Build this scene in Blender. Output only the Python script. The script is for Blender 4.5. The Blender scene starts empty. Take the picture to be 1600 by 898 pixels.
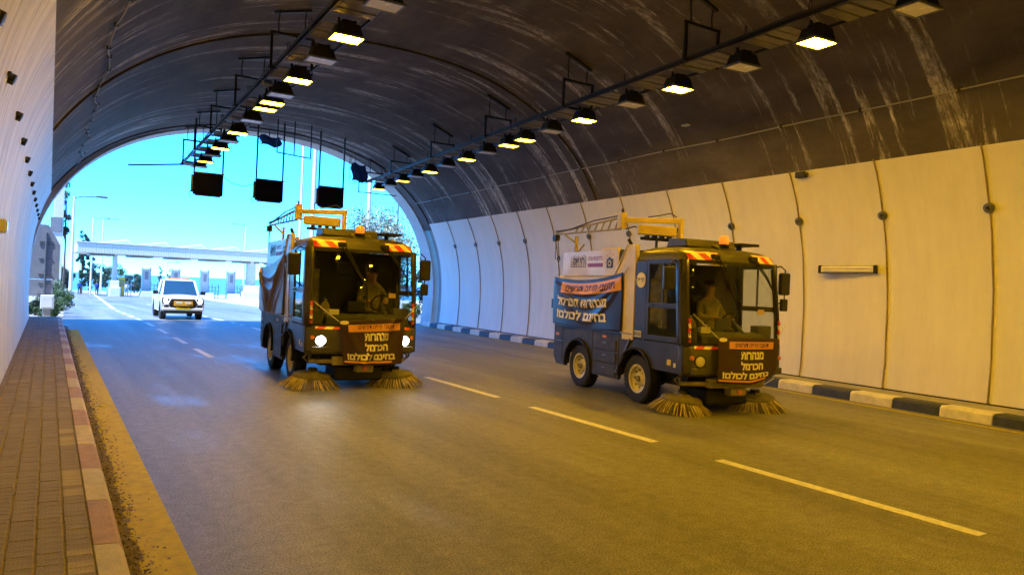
import bpy, bmesh, math, random
from math import sin, cos, pi, radians, sqrt, atan2
from mathutils import Vector, Matrix
random.seed(7)
S = bpy.context.scene
COL = S.collection

# ------------------------------------------------------------------ camera
cam = bpy.data.cameras.new('camera'); camo = bpy.data.objects.new('camera', cam); COL.objects.link(camo)
TH, PT, RO = radians(32.36), radians(0.16), radians(2.4)
Fv = Vector((sin(TH)*cos(PT), cos(TH)*cos(PT), sin(PT))); Rv = Vector((cos(TH), -sin(TH), 0)); Uv = Rv.cross(Fv)
R2 = Rv*cos(RO)+Uv*sin(RO); U2 = -Rv*sin(RO)+Uv*cos(RO)
mw = Matrix((R2, U2, -Fv)).transposed().to_4x4(); mw.translation = Vector((0, 0, 1.75)); camo.matrix_world = mw
cam.sensor_width = 36; cam.lens = 36*1142/1600; cam.clip_start = .05; cam.clip_end = 60000
S.camera = camo
# ------------------------------------------------------------------ sky, sun, exposure
SUN_EL, SUN_AZ = radians(62), radians(250)          # azimuth from +Y clockwise: high sun, to the left and a little behind
w = bpy.data.worlds.new('World'); S.world = w; w.use_nodes = True
nt = w.node_tree; bg = nt.nodes['Background']
sky = nt.nodes.new('ShaderNodeTexSky'); sky.sky_type = 'NISHITA'; sky.sun_disc = False
sky.sun_elevation = SUN_EL; sky.sun_rotation = SUN_AZ; sky.air_density = .6; sky.dust_density = 0; sky.ozone_density = 5
tint = nt.nodes.new('ShaderNodeMix'); tint.data_type = 'RGBA'; tint.blend_type = 'MULTIPLY'; tint.inputs[0].default_value = 1; tint.inputs[7].default_value = (.33, .92, 1.48, 1)
nt.links.new(sky.outputs[0], tint.inputs[6]); nt.links.new(tint.outputs[2], bg.inputs[0]); bg.inputs[1].default_value = .15
sl = bpy.data.lights.new('sun', 'SUN'); sl.energy = 2.5; sl.angle = radians(.5); sl.color = (1, .98, .95)
so = bpy.data.objects.new('sun', sl); COL.objects.link(so)
sd = Vector((sin(SUN_AZ)*cos(SUN_EL), cos(SUN_AZ)*cos(SUN_EL), sin(SUN_EL)))
so.rotation_euler = sd.to_track_quat('Z', 'Y').to_euler(); so.location = (-60, -20, 90)
vs = S.view_settings; vs.view_transform = 'Standard'; vs.look = 'None'; vs.gamma = 1; vs.use_curve_mapping = False
vs.exposure = 2.25
vs.use_white_balance = True; vs.white_balance_temperature = 5600; vs.white_balance_tint = 4
S.cycles.use_denoising = True; S.cycles.max_bounces = 8; S.cycles.diffuse_bounces = 4; S.cycles.glossy_bounces = 3
S.cycles.transparent_max_bounces = 12; S.cycles.sample_clamp_indirect = 6
LAMP = 66.0                                          # emission of a burning sodium lamp's glass
SODIUM = (1, .465, .0)

# ------------------------------------------------------------------ materials
MATS = {}
def nodes(m): return m.node_tree.nodes, m.node_tree.links
def mat(name, col, rough=.6, metal=0, emit=0, ecol=None, var=0, vscale=4, bump=0, bscale=60, spec=.5, coat=0, stretch=None, dirt=0):
    if name in MATS: return MATS[name]
    m = bpy.data.materials.new(name); m.use_nodes = True; N, L = nodes(m); b = N['Principled BSDF']
    b.inputs['Base Color'].default_value = (*col, 1); b.inputs['Roughness'].default_value = rough
    b.inputs['Metallic'].default_value = metal; b.inputs['Specular IOR Level'].default_value = spec; b.inputs['Coat Weight'].default_value = coat
    if emit:
        b.inputs['Emission Color'].default_value = (*(ecol or col), 1); b.inputs['Emission Strength'].default_value = emit
    tc = N.new('ShaderNodeTexCoord'); src = tc.outputs['Object']
    if stretch:
        mp = N.new('ShaderNodeMapping'); mp.inputs['Scale'].default_value = stretch; L.new(src, mp.inputs[0]); src = mp.outputs[0]
    if var:
        n = N.new('ShaderNodeTexNoise'); n.inputs['Scale'].default_value = vscale; n.inputs['Detail'].default_value = 7; n.inputs['Roughness'].default_value = .65
        L.new(src, n.inputs[0])
        r = N.new('ShaderNodeValToRGB'); r.color_ramp.elements[0].position = .3; r.color_ramp.elements[1].position = .7
        r.color_ramp.elements[0].color = (*[max(0, c*(1-var)) for c in col], 1); r.color_ramp.elements[1].color = (*[min(1, c*(1+var*.6)) for c in col], 1)
        L.new(n.outputs[0], r.inputs[0]); L.new(r.outputs[0], b.inputs['Base Color'])
        mr = N.new('ShaderNodeMapRange'); mr.inputs[3].default_value = max(.02, rough-.12); mr.inputs[4].default_value = min(1, rough+.12)
        L.new(n.outputs[0], mr.inputs[0]); L.new(mr.outputs[0], b.inputs['Roughness'])
    if bump:
        n2 = N.new('ShaderNodeTexNoise'); n2.inputs['Scale'].default_value = bscale; n2.inputs['Detail'].default_value = 4; L.new(src, n2.inputs[0])
        bp = N.new('ShaderNodeBump'); bp.inputs['Strength'].default_value = bump; bp.inputs['Distance'].default_value = .02
        L.new(n2.outputs[0], bp.inputs['Height']); L.new(bp.outputs[0], b.inputs['Normal'])
    MATS[name] = m; return m

def glass(name, tint, refl=1.0):
    m = bpy.data.materials.new(name); m.use_nodes = True; N, L = nodes(m); N.remove(N['Principled BSDF'])
    t = N.new('ShaderNodeBsdfTransparent'); t.inputs[0].default_value = (*tint, 1)
    g = N.new('ShaderNodeBsdfGlossy'); g.inputs['Roughness'].default_value = .02; g.inputs[0].default_value = (refl, refl, refl, 1)
    ge = N.new('ShaderNodeNewGeometry'); dt = N.new('ShaderNodeVectorMath'); dt.operation = 'DOT_PRODUCT'; L.new(ge.outputs['Normal'], dt.inputs[0]); L.new(ge.outputs['Incoming'], dt.inputs[1])
    def mth(op, a, b_=0.0):
        x = N.new('ShaderNodeMath'); x.operation = op
        for k_, q in enumerate((a, b_)):
            if isinstance(q, float): x.inputs[k_].default_value = q
            else: L.new(q, x.inputs[k_])
        return x.outputs[0]
    F_ = mth('ADD', mth('MULTIPLY', mth('POWER', mth('SUBTRACT', 1.0, mth('ABSOLUTE', dt.outputs['Value'])), 5.0), .95), .05)
    mx = N.new('ShaderNodeMixShader'); L.new(F_, mx.inputs[0]); L.new(t.outputs[0], mx.inputs[1]); L.new(g.outputs[0], mx.inputs[2])
    L.new(mx.outputs[0], N['Material Output'].inputs[0]); MATS[name] = m; return m

def asphalt():
    m = bpy.data.materials.new('asphalt'); m.use_nodes = True; N, L = nodes(m); b = N['Principled BSDF']
    tc = N.new('ShaderNodeTexCoord')
    def noise(scale, detail=5, st=None, rough=.6):
        n = N.new('ShaderNodeTexNoise'); n.inputs['Scale'].default_value = scale; n.inputs['Detail'].default_value = detail; n.inputs['Roughness'].default_value = rough
        s = tc.outputs['Object']
        if st:
            mp = N.new('ShaderNodeMapping'); mp.inputs['Scale'].default_value = st; L.new(s, mp.inputs[0]); s = mp.outputs[0]
        L.new(s, n.inputs[0]); return n.outputs[0]
    def ramp(s, p0, c0, p1, c1):
        r = N.new('ShaderNodeValToRGB'); e = r.color_ramp.elements; e[0].position = p0; e[1].position = p1
        e[0].color = (c0, c0, c0, 1) if isinstance(c0, (int, float)) else (*c0, 1); e[1].color = (c1, c1, c1, 1) if isinstance(c1, (int, float)) else (*c1, 1)
        L.new(s, r.inputs[0]); return r.outputs[0]
    def mix(a, b_, f=None, t='MULTIPLY', fac=1.0):
        x = N.new('ShaderNodeMix'); x.data_type = 'RGBA'; x.blend_type = t; x.inputs[0].default_value = fac
        if f is not None: L.new(f, x.inputs[0])
        for s, i in ((a, 6), (b_, 7)):
            if isinstance(s, tuple): x.inputs[i].default_value = (*s, 1)
            else: L.new(s, x.inputs[i])
        return x.outputs[2]
    b.inputs['Specular IOR Level'].default_value = .5
    speck = ramp(noise(75, 3), .38, (.075, .075, .075), .64, (.31, .305, .29))
    mid = ramp(noise(9, 6), .3, .72, .7, 1.2)
    track = ramp(noise(1, 5, (1.1, .05, 1)), .35, .64, .65, 1.2)
    c = mix(mix(speck, mid), track)
    chips = ramp(noise(110, 2), .66, 0.0, .72, 1.0)
    c = mix(c, (.46, .45, .42), chips, 'MIX')
    L.new(c, b.inputs['Base Color'])
    # damp smears swept by the brushes: smoother film, same colour
    wet = ramp(noise(1, 4, (.9, .28, 1), .55), .56, 0.0, .68, 1.0)
    wet = mix(wet, ramp(noise(26, 4), .35, .15, .62, 1.0))
    mr = N.new('ShaderNodeMapRange'); mr.inputs[3].default_value = .52; mr.inputs[4].default_value = .30; L.new(wet, mr.inputs[0]); L.new(mr.outputs[0], b.inputs['Roughness'])
    bp = N.new('ShaderNodeBump'); bp.inputs['Strength'].default_value = .55; bp.inputs['Distance'].default_value = .012
    L.new(noise(75, 3), bp.inputs['Height']); L.new(bp.outputs[0], b.inputs['Normal'])
    MATS['asphalt'] = m; return m

def vault_mat():
    m = bpy.data.materials.new('sooty_concrete'); m.use_nodes = True; N, L = nodes(m); b = N['Principled BSDF']
    uv = N.new('ShaderNodeUVMap'); uv.uv_map = 'UVMap'
    def noise(st, detail=6, rough=.6, dist=0):
        mp = N.new('ShaderNodeMapping'); mp.inputs['Scale'].default_value = (*st, 1); L.new(uv.outputs[0], mp.inputs[0])
        n = N.new('ShaderNodeTexNoise'); n.inputs['Scale'].default_value = 1; n.inputs['Detail'].default_value = detail; n.inputs['Roughness'].default_value = rough; n.inputs['Distortion'].default_value = dist
        L.new(mp.outputs[0], n.inputs[0]); return n.outputs[0]
    def ramp(s, *st):
        r = N.new('ShaderNodeValToRGB'); e = r.color_ramp.elements
        while len(e) < len(st): e.new(.5)
        for k, (p, c) in enumerate(st): e[k].position = p; e[k].color = (c, c, c, 1) if isinstance(c, (int, float)) else (*c, 1)
        L.new(s, r.inputs[0]); return r.outputs[0]
    def math_(op, a, b_):
        x = N.new('ShaderNodeMath'); x.operation = op
        for i, s in enumerate((a, b_)):
            if isinstance(s, (int, float)): x.inputs[i].default_value = s
            else: L.new(s, x.inputs[i])
        return x.outputs[0]
    base = ramp(noise((.5, .9), 8, .68), (.3, (.07, .062, .063)), (.55, (.125, .112, .11)), (.75, (.19, .17, .165)))
    streak = ramp(noise((2.3, .16), 9, .72, .35), (.535, 0.0), (.60, 1.0))
    patch = ramp(noise((.34, .42), 3), (.38, 0.0), (.52, 1.0))
    grain = ramp(noise((16, 6), 5, .75), (.38, .1), (.60, 1.0))
    fac = math_('MULTIPLY', math_('MULTIPLY', streak, patch), grain)
    fine = ramp(noise((7, .45), 6, .7), (.62, 0.0), (.75, .35))
    fac = math_('MAXIMUM', fac, math_('MULTIPLY', fine, grain))
    x = N.new('ShaderNodeMix'); x.data_type = 'RGBA'; L.new(math_('MULTIPLY', fac, .95), x.inputs[0]); L.new(base, x.inputs[6]); x.inputs[7].default_value = (.74, .71, .67, 1)
    L.new(x.outputs[2], b.inputs['Base Color']); b.inputs['Roughness'].default_value = .8; b.inputs['Specular IOR Level'].default_value = .25
    bp = N.new('ShaderNodeBump'); bp.inputs['Strength'].default_value = .5; bp.inputs['Distance'].default_value = .05
    L.new(noise((5, 5), 7, .7), bp.inputs['Height']); L.new(bp.outputs[0], b.inputs['Normal'])
    MATS['vault'] = m; return m

def streaked(name, col, stain, amount=.5, hi=.78, fy=2.6):
    m = bpy.data.materials.new(name); m.use_nodes = True; N, L = nodes(m); b = N['Principled BSDF']
    tc = N.new('ShaderNodeTexCoord')
    mp = N.new('ShaderNodeMapping'); mp.inputs['Scale'].default_value = (1, fy, .35); L.new(tc.outputs['Object'], mp.inputs[0])
    n = N.new('ShaderNodeTexNoise'); n.inputs['Scale'].default_value = 1.6; n.inputs['Detail'].default_value = 8; n.inputs['Roughness'].default_value = .7; L.new(mp.outputs[0], n.inputs[0])
    r = N.new('ShaderNodeValToRGB'); r.color_ramp.elements[0].position = .42; r.color_ramp.elements[1].position = hi
    r.color_ramp.elements[0].color = (0, 0, 0, 1); r.color_ramp.elements[1].color = (amount, amount, amount, 1); L.new(n.outputs[0], r.inputs[0])
    n2 = N.new('ShaderNodeTexNoise'); n2.inputs['Scale'].default_value = .8; n2.inputs['Detail'].default_value = 6; L.new(tc.outputs['Object'], n2.inputs[0])
    r2 = N.new('ShaderNodeValToRGB'); r2.color_ramp.elements[0].position = .3; r2.color_ramp.elements[1].position = .7
    r2.color_ramp.elements[0].color = (*[c*.95 for c in col], 1); r2.color_ramp.elements[1].color = (*col, 1); L.new(n2.outputs[0], r2.inputs[0])
    x = N.new('ShaderNodeMix'); x.data_type = 'RGBA'; L.new(r.outputs[0], x.inputs[0]); L.new(r2.outputs[0], x.inputs[6]); x.inputs[7].default_value = (*stain, 1)
    L.new(x.outputs[2], b.inputs['Base Color']); b.inputs['Roughness'].default_value = .55
    n3 = N.new('ShaderNodeTexNoise'); n3.inputs['Scale'].default_value = 30; n3.inputs['Detail'].default_value = 5; L.new(tc.outputs['Object'], n3.inputs[0])
    bp = N.new('ShaderNodeBump'); bp.inputs['Strength'].default_value = .12; bp.inputs['Distance'].default_value = .02; L.new(n3.outputs[0], bp.inputs['Height']); L.new(bp.outputs[0], b.inputs['Normal'])
    MATS[name] = m; return m

asphalt(); vault_mat()
streaked('cladding', (.80, .79, .76), (.46, .43, .39), .26)
streaked('cladding_worn', (.80, .79, .79), (.34, .33, .33), .75, .66, 4.5)
mat('concrete', (.36, .35, .33), .8, var=.25, vscale=2, bump=.3)
mat('concrete_light', (.62, .61, .58), .8, var=.15, vscale=1, bump=.2)
mat('line_white', (.74, .74, .72), .5, spec=.5, var=.3, vscale=14, bump=.3, bscale=120)
mat('line_yellow', (.52, .46, .0), .75, spec=.08, var=.28, vscale=10, bump=.4, bscale=110)
mat('kerb_white', (.70, .68, .62), .7, var=.25, vscale=6, bump=.3)
mat('kerb_blue', (.045, .055, .10), .65, var=.4, vscale=7, bump=.3)
mat('kerb_cream', (.50, .46, .38), .75, var=.22, vscale=9, bump=.4)
mat('kerb_red', (.37, .26, .25), .75, var=.25, vscale=9, bump=.4)
mat('paver', (.245, .215, .19), .8, var=.3, vscale=5, bump=.5)
mat('paver_b', (.265, .235, .205), .8, var=.3, vscale=5, bump=.5)
mat('paver_cream', (.38, .33, .23), .8, var=.3, vscale=8, bump=.5)
mat('sand_joint', (.44, .37, .22), .95, var=.3, vscale=30, bump=.5)
mat('dirt', (.20, .17, .11), .95, var=.5, vscale=14, bump=.8, bscale=40)
mat('black_steel', (.018, .018, .02), .5, metal=.2, var=.3)
mat('grey_steel', (.20, .21, .22), .45, metal=.6, var=.3, vscale=8)
mat('tray_grey', (.20, .185, .17), .6, metal=.3, var=.35, vscale=5)
mat('cable', (.025, .025, .028), .6)
mat('cable_pale', (.40, .39, .37), .6)
mat('joint_yellow', (.30, .22, .09), .6, var=.3)
mat('lamp_off', (.84, .84, .82), .25, var=.1)
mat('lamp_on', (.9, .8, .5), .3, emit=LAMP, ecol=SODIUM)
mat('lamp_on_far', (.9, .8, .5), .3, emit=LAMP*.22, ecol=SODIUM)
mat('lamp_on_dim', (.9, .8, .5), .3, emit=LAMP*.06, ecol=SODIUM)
mat('white_paint', (.72, .72, .70), .35, var=.08, coat=.3)
mat('pole_white', (.72, .73, .74), .4, var=.05)
mat('cab_grey', (.038, .035, .031), .36, var=.4, vscale=3, coat=.15)
mat('cab_olive', (.075, .072, .062), .42, var=.2, vscale=3)
mat('skirt', (.060, .056, .050), .55, spec=.3, var=.5, vscale=5)
mat('body_cream', (.70, .60, .28), .4, var=.12, vscale=3, coat=.2)
mat('amber_paint', (.70, .56, .03), .4, var=.15)
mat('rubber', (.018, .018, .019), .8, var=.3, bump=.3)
mat('rim', (.64, .59, .30), .45, var=.25, vscale=9)
mat('bristle', (.52, .44, .16), .8, var=.4, vscale=12)
mat('bristle_dark', (.16, .13, .05), .85, var=.4, vscale=12)
mat('brush_disc', (.22, .20, .11), .7, var=.4, vscale=10)
mat('frame_tan', (.36, .32, .13), .6, var=.35, vscale=9)
mat('hose', (.05, .05, .05), .5); mat('hose_pale', (.45, .42, .36), .5)
mat('haz_red', (.62, .045, .02), .35); mat('haz_white', (.80, .74, .34), .35)
mat('banner_purple', (.045, .022, .042), .42, var=.15, vscale=5)
mat('banner_navy', (.024, .020, .042), .36, var=.15, vscale=5, spec=.4)
mat('banner_plain', (.16, .13, .17), .36, var=.15, vscale=5)
mat('banner_orange', (.80, .38, .015), .45); mat('letter_cream', (.86, .80, .58), .5); mat('letter_dark', (.06, .018, .02), .5)
mat('print_black', (.03, .03, .04), .5); mat('print_purple', (.28, .06, .16), .5); mat('badge', (.86, .76, .10), .4)
mat('rope', (.62, .58, .48), .8)
mat('orange_lens', (.80, .30, .01), .2, emit=.12, ecol=(1, .25, .02)); mat('orange_dull', (.7, .22, .02), .3)
mat('headlamp_on', (1, 1, 1), .2, emit=14, ecol=(1, .93, .82)); mat('headlamp_off', (.82, .78, .60), .12, metal=.3)
mat('mirror_black', (.02, .02, .02), .35); mat('mirror_face', (.8, .8, .8), .03, metal=1)
mat('interior', (.07, .07, .07), .7, var=.3); mat('seat_fabric', (.10, .10, .10), .9, var=.3)
mat('hivis', (.36, .31, .06), .85, var=.55, vscale=9, bump=.8, bscale=14); mat('trousers', (.03, .03, .045), .9)
mat('skin', (.40, .22, .14), .55); mat('hair', (.015, .012, .01), .7)
glass('cab_glass', (.84, .87, .85)); glass('pane_glass', (.84, .88, .87))
mat('car_white', (.66, .67, .70), .25, coat=.6); mat('car_glass', (.02, .05, .09), .04, spec=.9); mat('chrome_dark', (.06, .06, .065), .3, metal=.7)
mat('signal_face', (.010, .010, .014), .9, spec=.08); mat('tarp_blue', (.02, .11, .42), .6, var=.3)
mat('sign_back', (.30, .30, .33), .45, metal=.3, var=.12)
mat('leaf_olive', (.30, .33, .23), .6, var=.5, vscale=2); mat('leaf_dark', (.030, .060, .030), .6, var=.5, vscale=2); mat('leaf_mid', (.065, .12, .03), .6, var=.5, vscale=2)
mat('bark', (.12, .09, .065), .9, var=.4, bump=.6)
mat('sea_water', (.07, .12, .15), .35, var=.2, vscale=.002)
mat('earth', (.30, .26, .20), .95, var=.4, vscale=.6); mat('verge_green', (.07, .11, .035), .9, var=.5, vscale=3)
mat('plaza_concrete', (.46, .45, .42), .85, var=.15, vscale=.4); mat('far_hill', (.16, .20, .20), .95, var=.3, vscale=.01)
mat('yellow_post', (.75, .5, .03), .5); mat('shirt_blue', (.03, .08, .35), .8)
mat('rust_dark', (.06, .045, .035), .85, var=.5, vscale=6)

# ------------------------------------------------------------------ mesh builder
class MB:
    def __init__(s): s.v = []; s.f = []; s.mi = []; s.uv = None
    def add(s, vs_, fs, mi=0):
        o = len(s.v); s.v += [tuple(p) for p in vs_]; s.f += [tuple(i+o for i in f) for f in fs]; s.mi += [mi]*len(fs); return s
    def box(s, x0, x1, y0, y1, z0, z1, mi=0):
        return s.add([(x0,y0,z0),(x1,y0,z0),(x1,y1,z0),(x0,y1,z0),(x0,y0,z1),(x1,y0,z1),(x1,y1,z1),(x0,y1,z1)],
                     [(0,3,2,1),(4,5,6,7),(0,1,5,4),(1,2,6,5),(2,3,7,6),(3,0,4,7)], mi)
    def bar(s, p0, p1, wx, wz, mi=0, up=(0,0,1)):            # rectangular bar between two points
        p0, p1 = Vector(p0), Vector(p1); d = (p1-p0).normalized(); u = Vector(up)
        if abs(d.dot(u)) > .98: u = Vector((1,0,0))
        a = d.cross(u).normalized()*wx/2; b = a.cross(d).normalized()*wz/2
        vs_ = [p+sa*a+sb*b for p in (p0, p1) for sa, sb in ((-1,-1),(1,-1),(1,1),(-1,1))]
        return s.add(vs_, [(3,2,1,0),(4,5,6,7),(0,1,5,4),(1,2,6,5),(2,3,7,6),(3,0,4,7)], mi)
    def tube(s, pts, r, n=8, mi=0, caps=True):
        pts = [Vector(p) for p in pts]; rs = r if isinstance(r, (list, tuple)) else [r]*len(pts); rings = []; pu = None
        for i, p in enumerate(pts):
            d = (pts[min(i+1, len(pts)-1)]-pts[max(i-1, 0)]).normalized()
            u = Vector((0,0,1)) if abs(d.z) < .95 else Vector((1,0,0))
            if pu is not None:
                u = pu
            a = (u-d*u.dot(d)); a = a.normalized() if a.length > 1e-6 else d.orthogonal().normalized(); pu = a; b = d.cross(a)
            rings.append([p+(a*cos(2*pi*k/n)+b*sin(2*pi*k/n))*rs[i] for k in range(n)])
        vs_ = [q for g in rings for q in g]; fs = []
        for i in range(len(pts)-1):
            for k in range(n): fs.append((i*n+k, i*n+(k+1)%n, (i+1)*n+(k+1)%n, (i+1)*n+k))
        if caps: fs += [tuple(range(n-1,-1,-1)), tuple((len(pts)-1)*n+k for k in range(n))]
        return s.add(vs_, fs, mi)
    def prism(s, poly, axis, a, b, mi=0):                     # polygon extruded along an axis
        def P(u, v, t): return {'y': (u, t, v), 'x': (t, u, v), 'z': (u, v, t)}[axis]
        n = len(poly); vs_ = [P(u, v, a) for u, v in poly]+[P(u, v, b) for u, v in poly]
        fs = [tuple(range(n)), tuple(range(2*n-1, n-1, -1))]+[(i, i+n, (i+1)%n+n, (i+1)%n) for i in range(n)]
        return s.add(vs_, fs, mi)
    def lathe(s, prof, n=24, c=(0,0,0), axis='z', mi=0, closed=False):
        vs_ = []; c = Vector(c)
        for r, t in prof:
            for k in range(n):
                a = 2*pi*k/n; q = {'z': (r*cos(a), r*sin(a), t), 'y': (r*cos(a), t, r*sin(a)), 'x': (t, r*cos(a), r*sin(a))}[axis]; vs_.append(c+Vector(q))
        m = len(prof); fs = [(i*n+k, i*n+(k+1)%n, ((i+1)%m)*n+(k+1)%n, ((i+1)%m)*n+k) for i in range(m if closed else m-1) for k in range(n)]
        return s.add(vs_, fs, mi)
    def grid(s, fn, nu, nv, mi=0):
        vs_ = [fn(i/nu, j/nv) for j in range(nv+1) for i in range(nu+1)]
        return s.add(vs_, [(j*(nu+1)+i, j*(nu+1)+i+1, (j+1)*(nu+1)+i+1, (j+1)*(nu+1)+i) for j in range(nv) for i in range(nu)], mi)
    def mesh(s, name, mats, smooth=False):
        me = bpy.data.meshes.new(name); me.from_pydata(s.v, [], s.f)
        for m in (mats if isinstance(mats, (list, tuple)) else [mats]): me.materials.append(MATS[m])
        if any(s.mi): me.polygons.foreach_set('material_index', s.mi)
        bm = bmesh.new(); bm.from_mesh(me); bmesh.ops.recalc_face_normals(bm, faces=bm.faces); bm.to_mesh(me); bm.free()
        if smooth: me.polygons.foreach_set('use_smooth', [True]*len(me.polygons))
        if s.uv:
            ul = me.uv_layers.new(name='UVMap')
            for lp in me.loops: ul.data[lp.index].uv = s.uv[lp.vertex_index]
        me.update(); return me
    def build(s, name, mats, parent=None, smooth=False, bevel=0, solid=0, loc=None, seg=2):
        return put(name, s.mesh(name, mats, smooth), parent, bevel, solid, loc, seg, smooth)
def put(name, me, parent=None, bevel=0, solid=0, loc=None, seg=2, smooth=False):
    o = bpy.data.objects.new(name, me); COL.objects.link(o)
    if parent: o.parent = parent
    if loc: o.location = loc
    if solid:
        md = o.modifiers.new('solid', 'SOLIDIFY'); md.thickness = solid; md.offset = 0
    if bevel:
        md = o.modifiers.new('bevel', 'BEVEL'); md.width = bevel; md.segments = seg; md.limit_method = 'ANGLE'; md.angle_limit = radians(40)
    if smooth:
        try:
            for p in me.polygons: p.use_smooth = True
            me.set_sharp_from_angle(angle=radians(42))
        except Exception: pass
    return o
def tag(o, label=None, cat=None, group=None, kind=None):
    for k, v in (('label', label), ('category', cat), ('group', group), ('kind', kind)):
        if v: o[k] = v
    return o
def empty(name, loc=(0,0,0), rz=0, label=None, cat=None, group=None, kind=None):
    o = bpy.data.objects.new(name, None); COL.objects.link(o); o.location = loc; o.rotation_euler = (0,0,rz); o.empty_display_size = .1
    return tag(o, label, cat, group, kind)
ORD = ['first','second','third','fourth','fifth','sixth','seventh','eighth','ninth','tenth','eleventh','twelfth','thirteenth','fourteenth','fifteenth','sixteenth','seventeenth','eighteenth','nineteenth','twentieth']

def text_mesh(body, height, width=None, bold=.02, hscale=1.0):
    """Hebrew text (given in reading order) as flat triangles in x,y centred on 0; returns verts, faces."""
    heb = any('\u0590' <= c <= '\u05ff' for c in body)
    cu = bpy.data.curves.new('t', 'FONT'); cu.body = body[::-1] if heb else body; cu.offset = bold; cu.resolution_u = 2; cu.fill_mode = 'FRONT'
    o = bpy.data.objects.new('t', cu); COL.objects.link(o)
    dg = bpy.context.evaluated_depsgraph_get(); dg.update()
    me = bpy.data.meshes.new_from_object(o.evaluated_get(dg)); bpy.data.objects.remove(o)
    bm = bmesh.new(); bm.from_mesh(me); bmesh.ops.remove_doubles(bm, verts=bm.verts, dist=1e-5)
    xs = [v.co.x for v in bm.verts]; ys = [v.co.y for v in bm.verts]
    sx0, sx1, sy0, sy1 = min(xs), max(xs), min(ys), max(ys); ky = height/(sy1-sy0); kx = (width/(sx1-sx0)) if width else ky*hscale
    for v in bm.verts: v.co = Vector(((v.co.x-(sx0+sx1)/2)*kx, (v.co.y-(sy0+sy1)/2)*ky, 0))
    for _ in range(3):
        lim = height*.22; es = [e for e in bm.edges if e.calc_length() > lim]
        if not es: break
        bmesh.ops.subdivide_edges(bm, edges=es, cuts=1); bmesh.ops.triangulate(bm, faces=[f for f in bm.faces if len(f.verts) > 4])
    bm.verts.index_update(); V = [tuple(v.co) for v in bm.verts]; F = [tuple(v.index for v in f.verts) for f in bm.faces]
    bm.free(); bpy.data.meshes.remove(me); return V, F

# ------------------------------------------------------------------ tunnel geometry
CX, CZ, NE = 6.9, 1.3, 2.3
PORT = 29.2
def wx(X, Y):
    return X if X <= 6.2 else 6.2+(X-6.2)*(1-.006*(PORT-max(Y, -6)))
def sect(z, side, a=7.45, b=6.1):                      # half-width of the bore at height z
    q = abs(z-CZ)/b; n = 2.6 if side < 0 else NE; return CX+side*a*(max(0, 1-q**n))**(1/n)
def zroad(Y): return 0 if Y < PORT else -(Y-PORT)*.015
def kerb_r(Y): return 12.15+.075*(Y-5.4)
ROWR = lambda Y: 8.85+.08*Y
ROWL = lambda Y: 3.45+.03*Y
def vault_z(X, Y, a=7.53, b=6.12):
    if X > 6.2: X = 6.2+(X-6.2)/(1-.006*(PORT-max(Y, -6)))
    q = min(1, abs(X-CX)/a); return CZ+b*(1-q**NE)**(1/NE)

# road inside the tunnel and out to the toll plaza
ys = [-38, -6, 0, 3, 6, 10, 15, 20, 25, PORT, 34, 40, 50, 65, 80, 100, 125, 150, 172]
def rl(Y): return .43 if Y < 28 else .43+(Y-28)*.018
def rr(Y): return kerb_r(max(Y, -6)) if Y <= PORT else kerb_r(PORT)+(Y-PORT)*.75
m = MB(); n = 12
for j, Y in enumerate(ys):
    for i in range(n+1): m.v.append((rl(Y)+(rr(Y)-rl(Y))*i/n, Y, zroad(Y)))
for j in range(len(ys)-1):
    for i in range(n): m.f.append((j*(n+1)+i, j*(n+1)+i+1, (j+1)*(n+1)+i+1, (j+1)*(n+1)+i)); m.mi.append(0)
tag(m.build('road', 'asphalt'), kind='structure')
# ground around it, falling away to the sea
m = MB(); gx = [-140, -60, -20, -6, -2, 0, 2, 8, 16, 30, 60, 120, 220]
m.v = [(x, y, zroad(y)-.035 if y < 172 else -6-(y-172)*.25) for y in [-38, 0, PORT, 40, 65, 100, 140, 174, 260] for x in gx]
k = len(gx); m.f = [(j*k+i, j*k+i+1, (j+1)*k+i+1, (j+1)*k+i) for j in range(8) for i in range(k-1)]; m.mi = [0]*len(m.f)
tag(m.build('ground', 'earth'), kind='structure')
tag(MB().box(-30000, 30000, 250, 45000, -61, -60).build('sea', 'sea_water'), kind='structure')
# concrete apron of the toll plaza
m = MB(); m.v = [(x, y, zroad(y)+.006) for x, y in ((13.5, 52), (70, 40), (150, 110), (150, 171), (3.2, 171), (6.5, 118), (15.5, 92))]; m.f = [tuple(range(7))]; m.mi = [0]
tag(m.build('plaza_pavement', 'plaza_concrete'), kind='structure')
# painted lines
def line(x0, x1, y0, y1, matn, dx=0):
    m = MB(); N = max(1, int((y1-y0)/3)); 
    for j in range(N+1):
        Y = y0+(y1-y0)*j/N; m.v += [(x0+dx*(Y-y0), Y, zroad(Y)+.004), (x1+dx*(Y-y0), Y, zroad(Y)+.004)]
    m.f = [(2*j, 2*j+1, 2*j+3, 2*j+2) for j in range(N)]; m.mi = [0]*N; return m
road = bpy.data.objects['road']
k = 0
for i in range(-1, 4): line(6.12, 6.26, 2.8+3.63*i, 5.45+3.63*i, 'w').build('lane_dash', 'line_white', road)
for i in range(0, 12): line(6.14, 6.28, 17.4+3.7*i, 19.6+3.7*i, 'w').build('lane_dash', 'line_white', road)
for i in range(0, 8): line(2.98, 3.12, 16.9+3.5*i, 19.0+3.5*i, 'w').build('lane_dash', 'line_white', road)
line(3.0, 3.2, 46, 130, 'w', dx=.032).build('edge_line', 'line_white', road)
line(.52, .80, -6, 25.5, 'y').build('edge_line', 'line_yellow', road)
m = MB()
for j in range(13):
    Y = -4+33*j/12; m.v += [(kerb_r(Y)-.34, Y, .004), (kerb_r(Y)-.24, Y, .004)]
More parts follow.
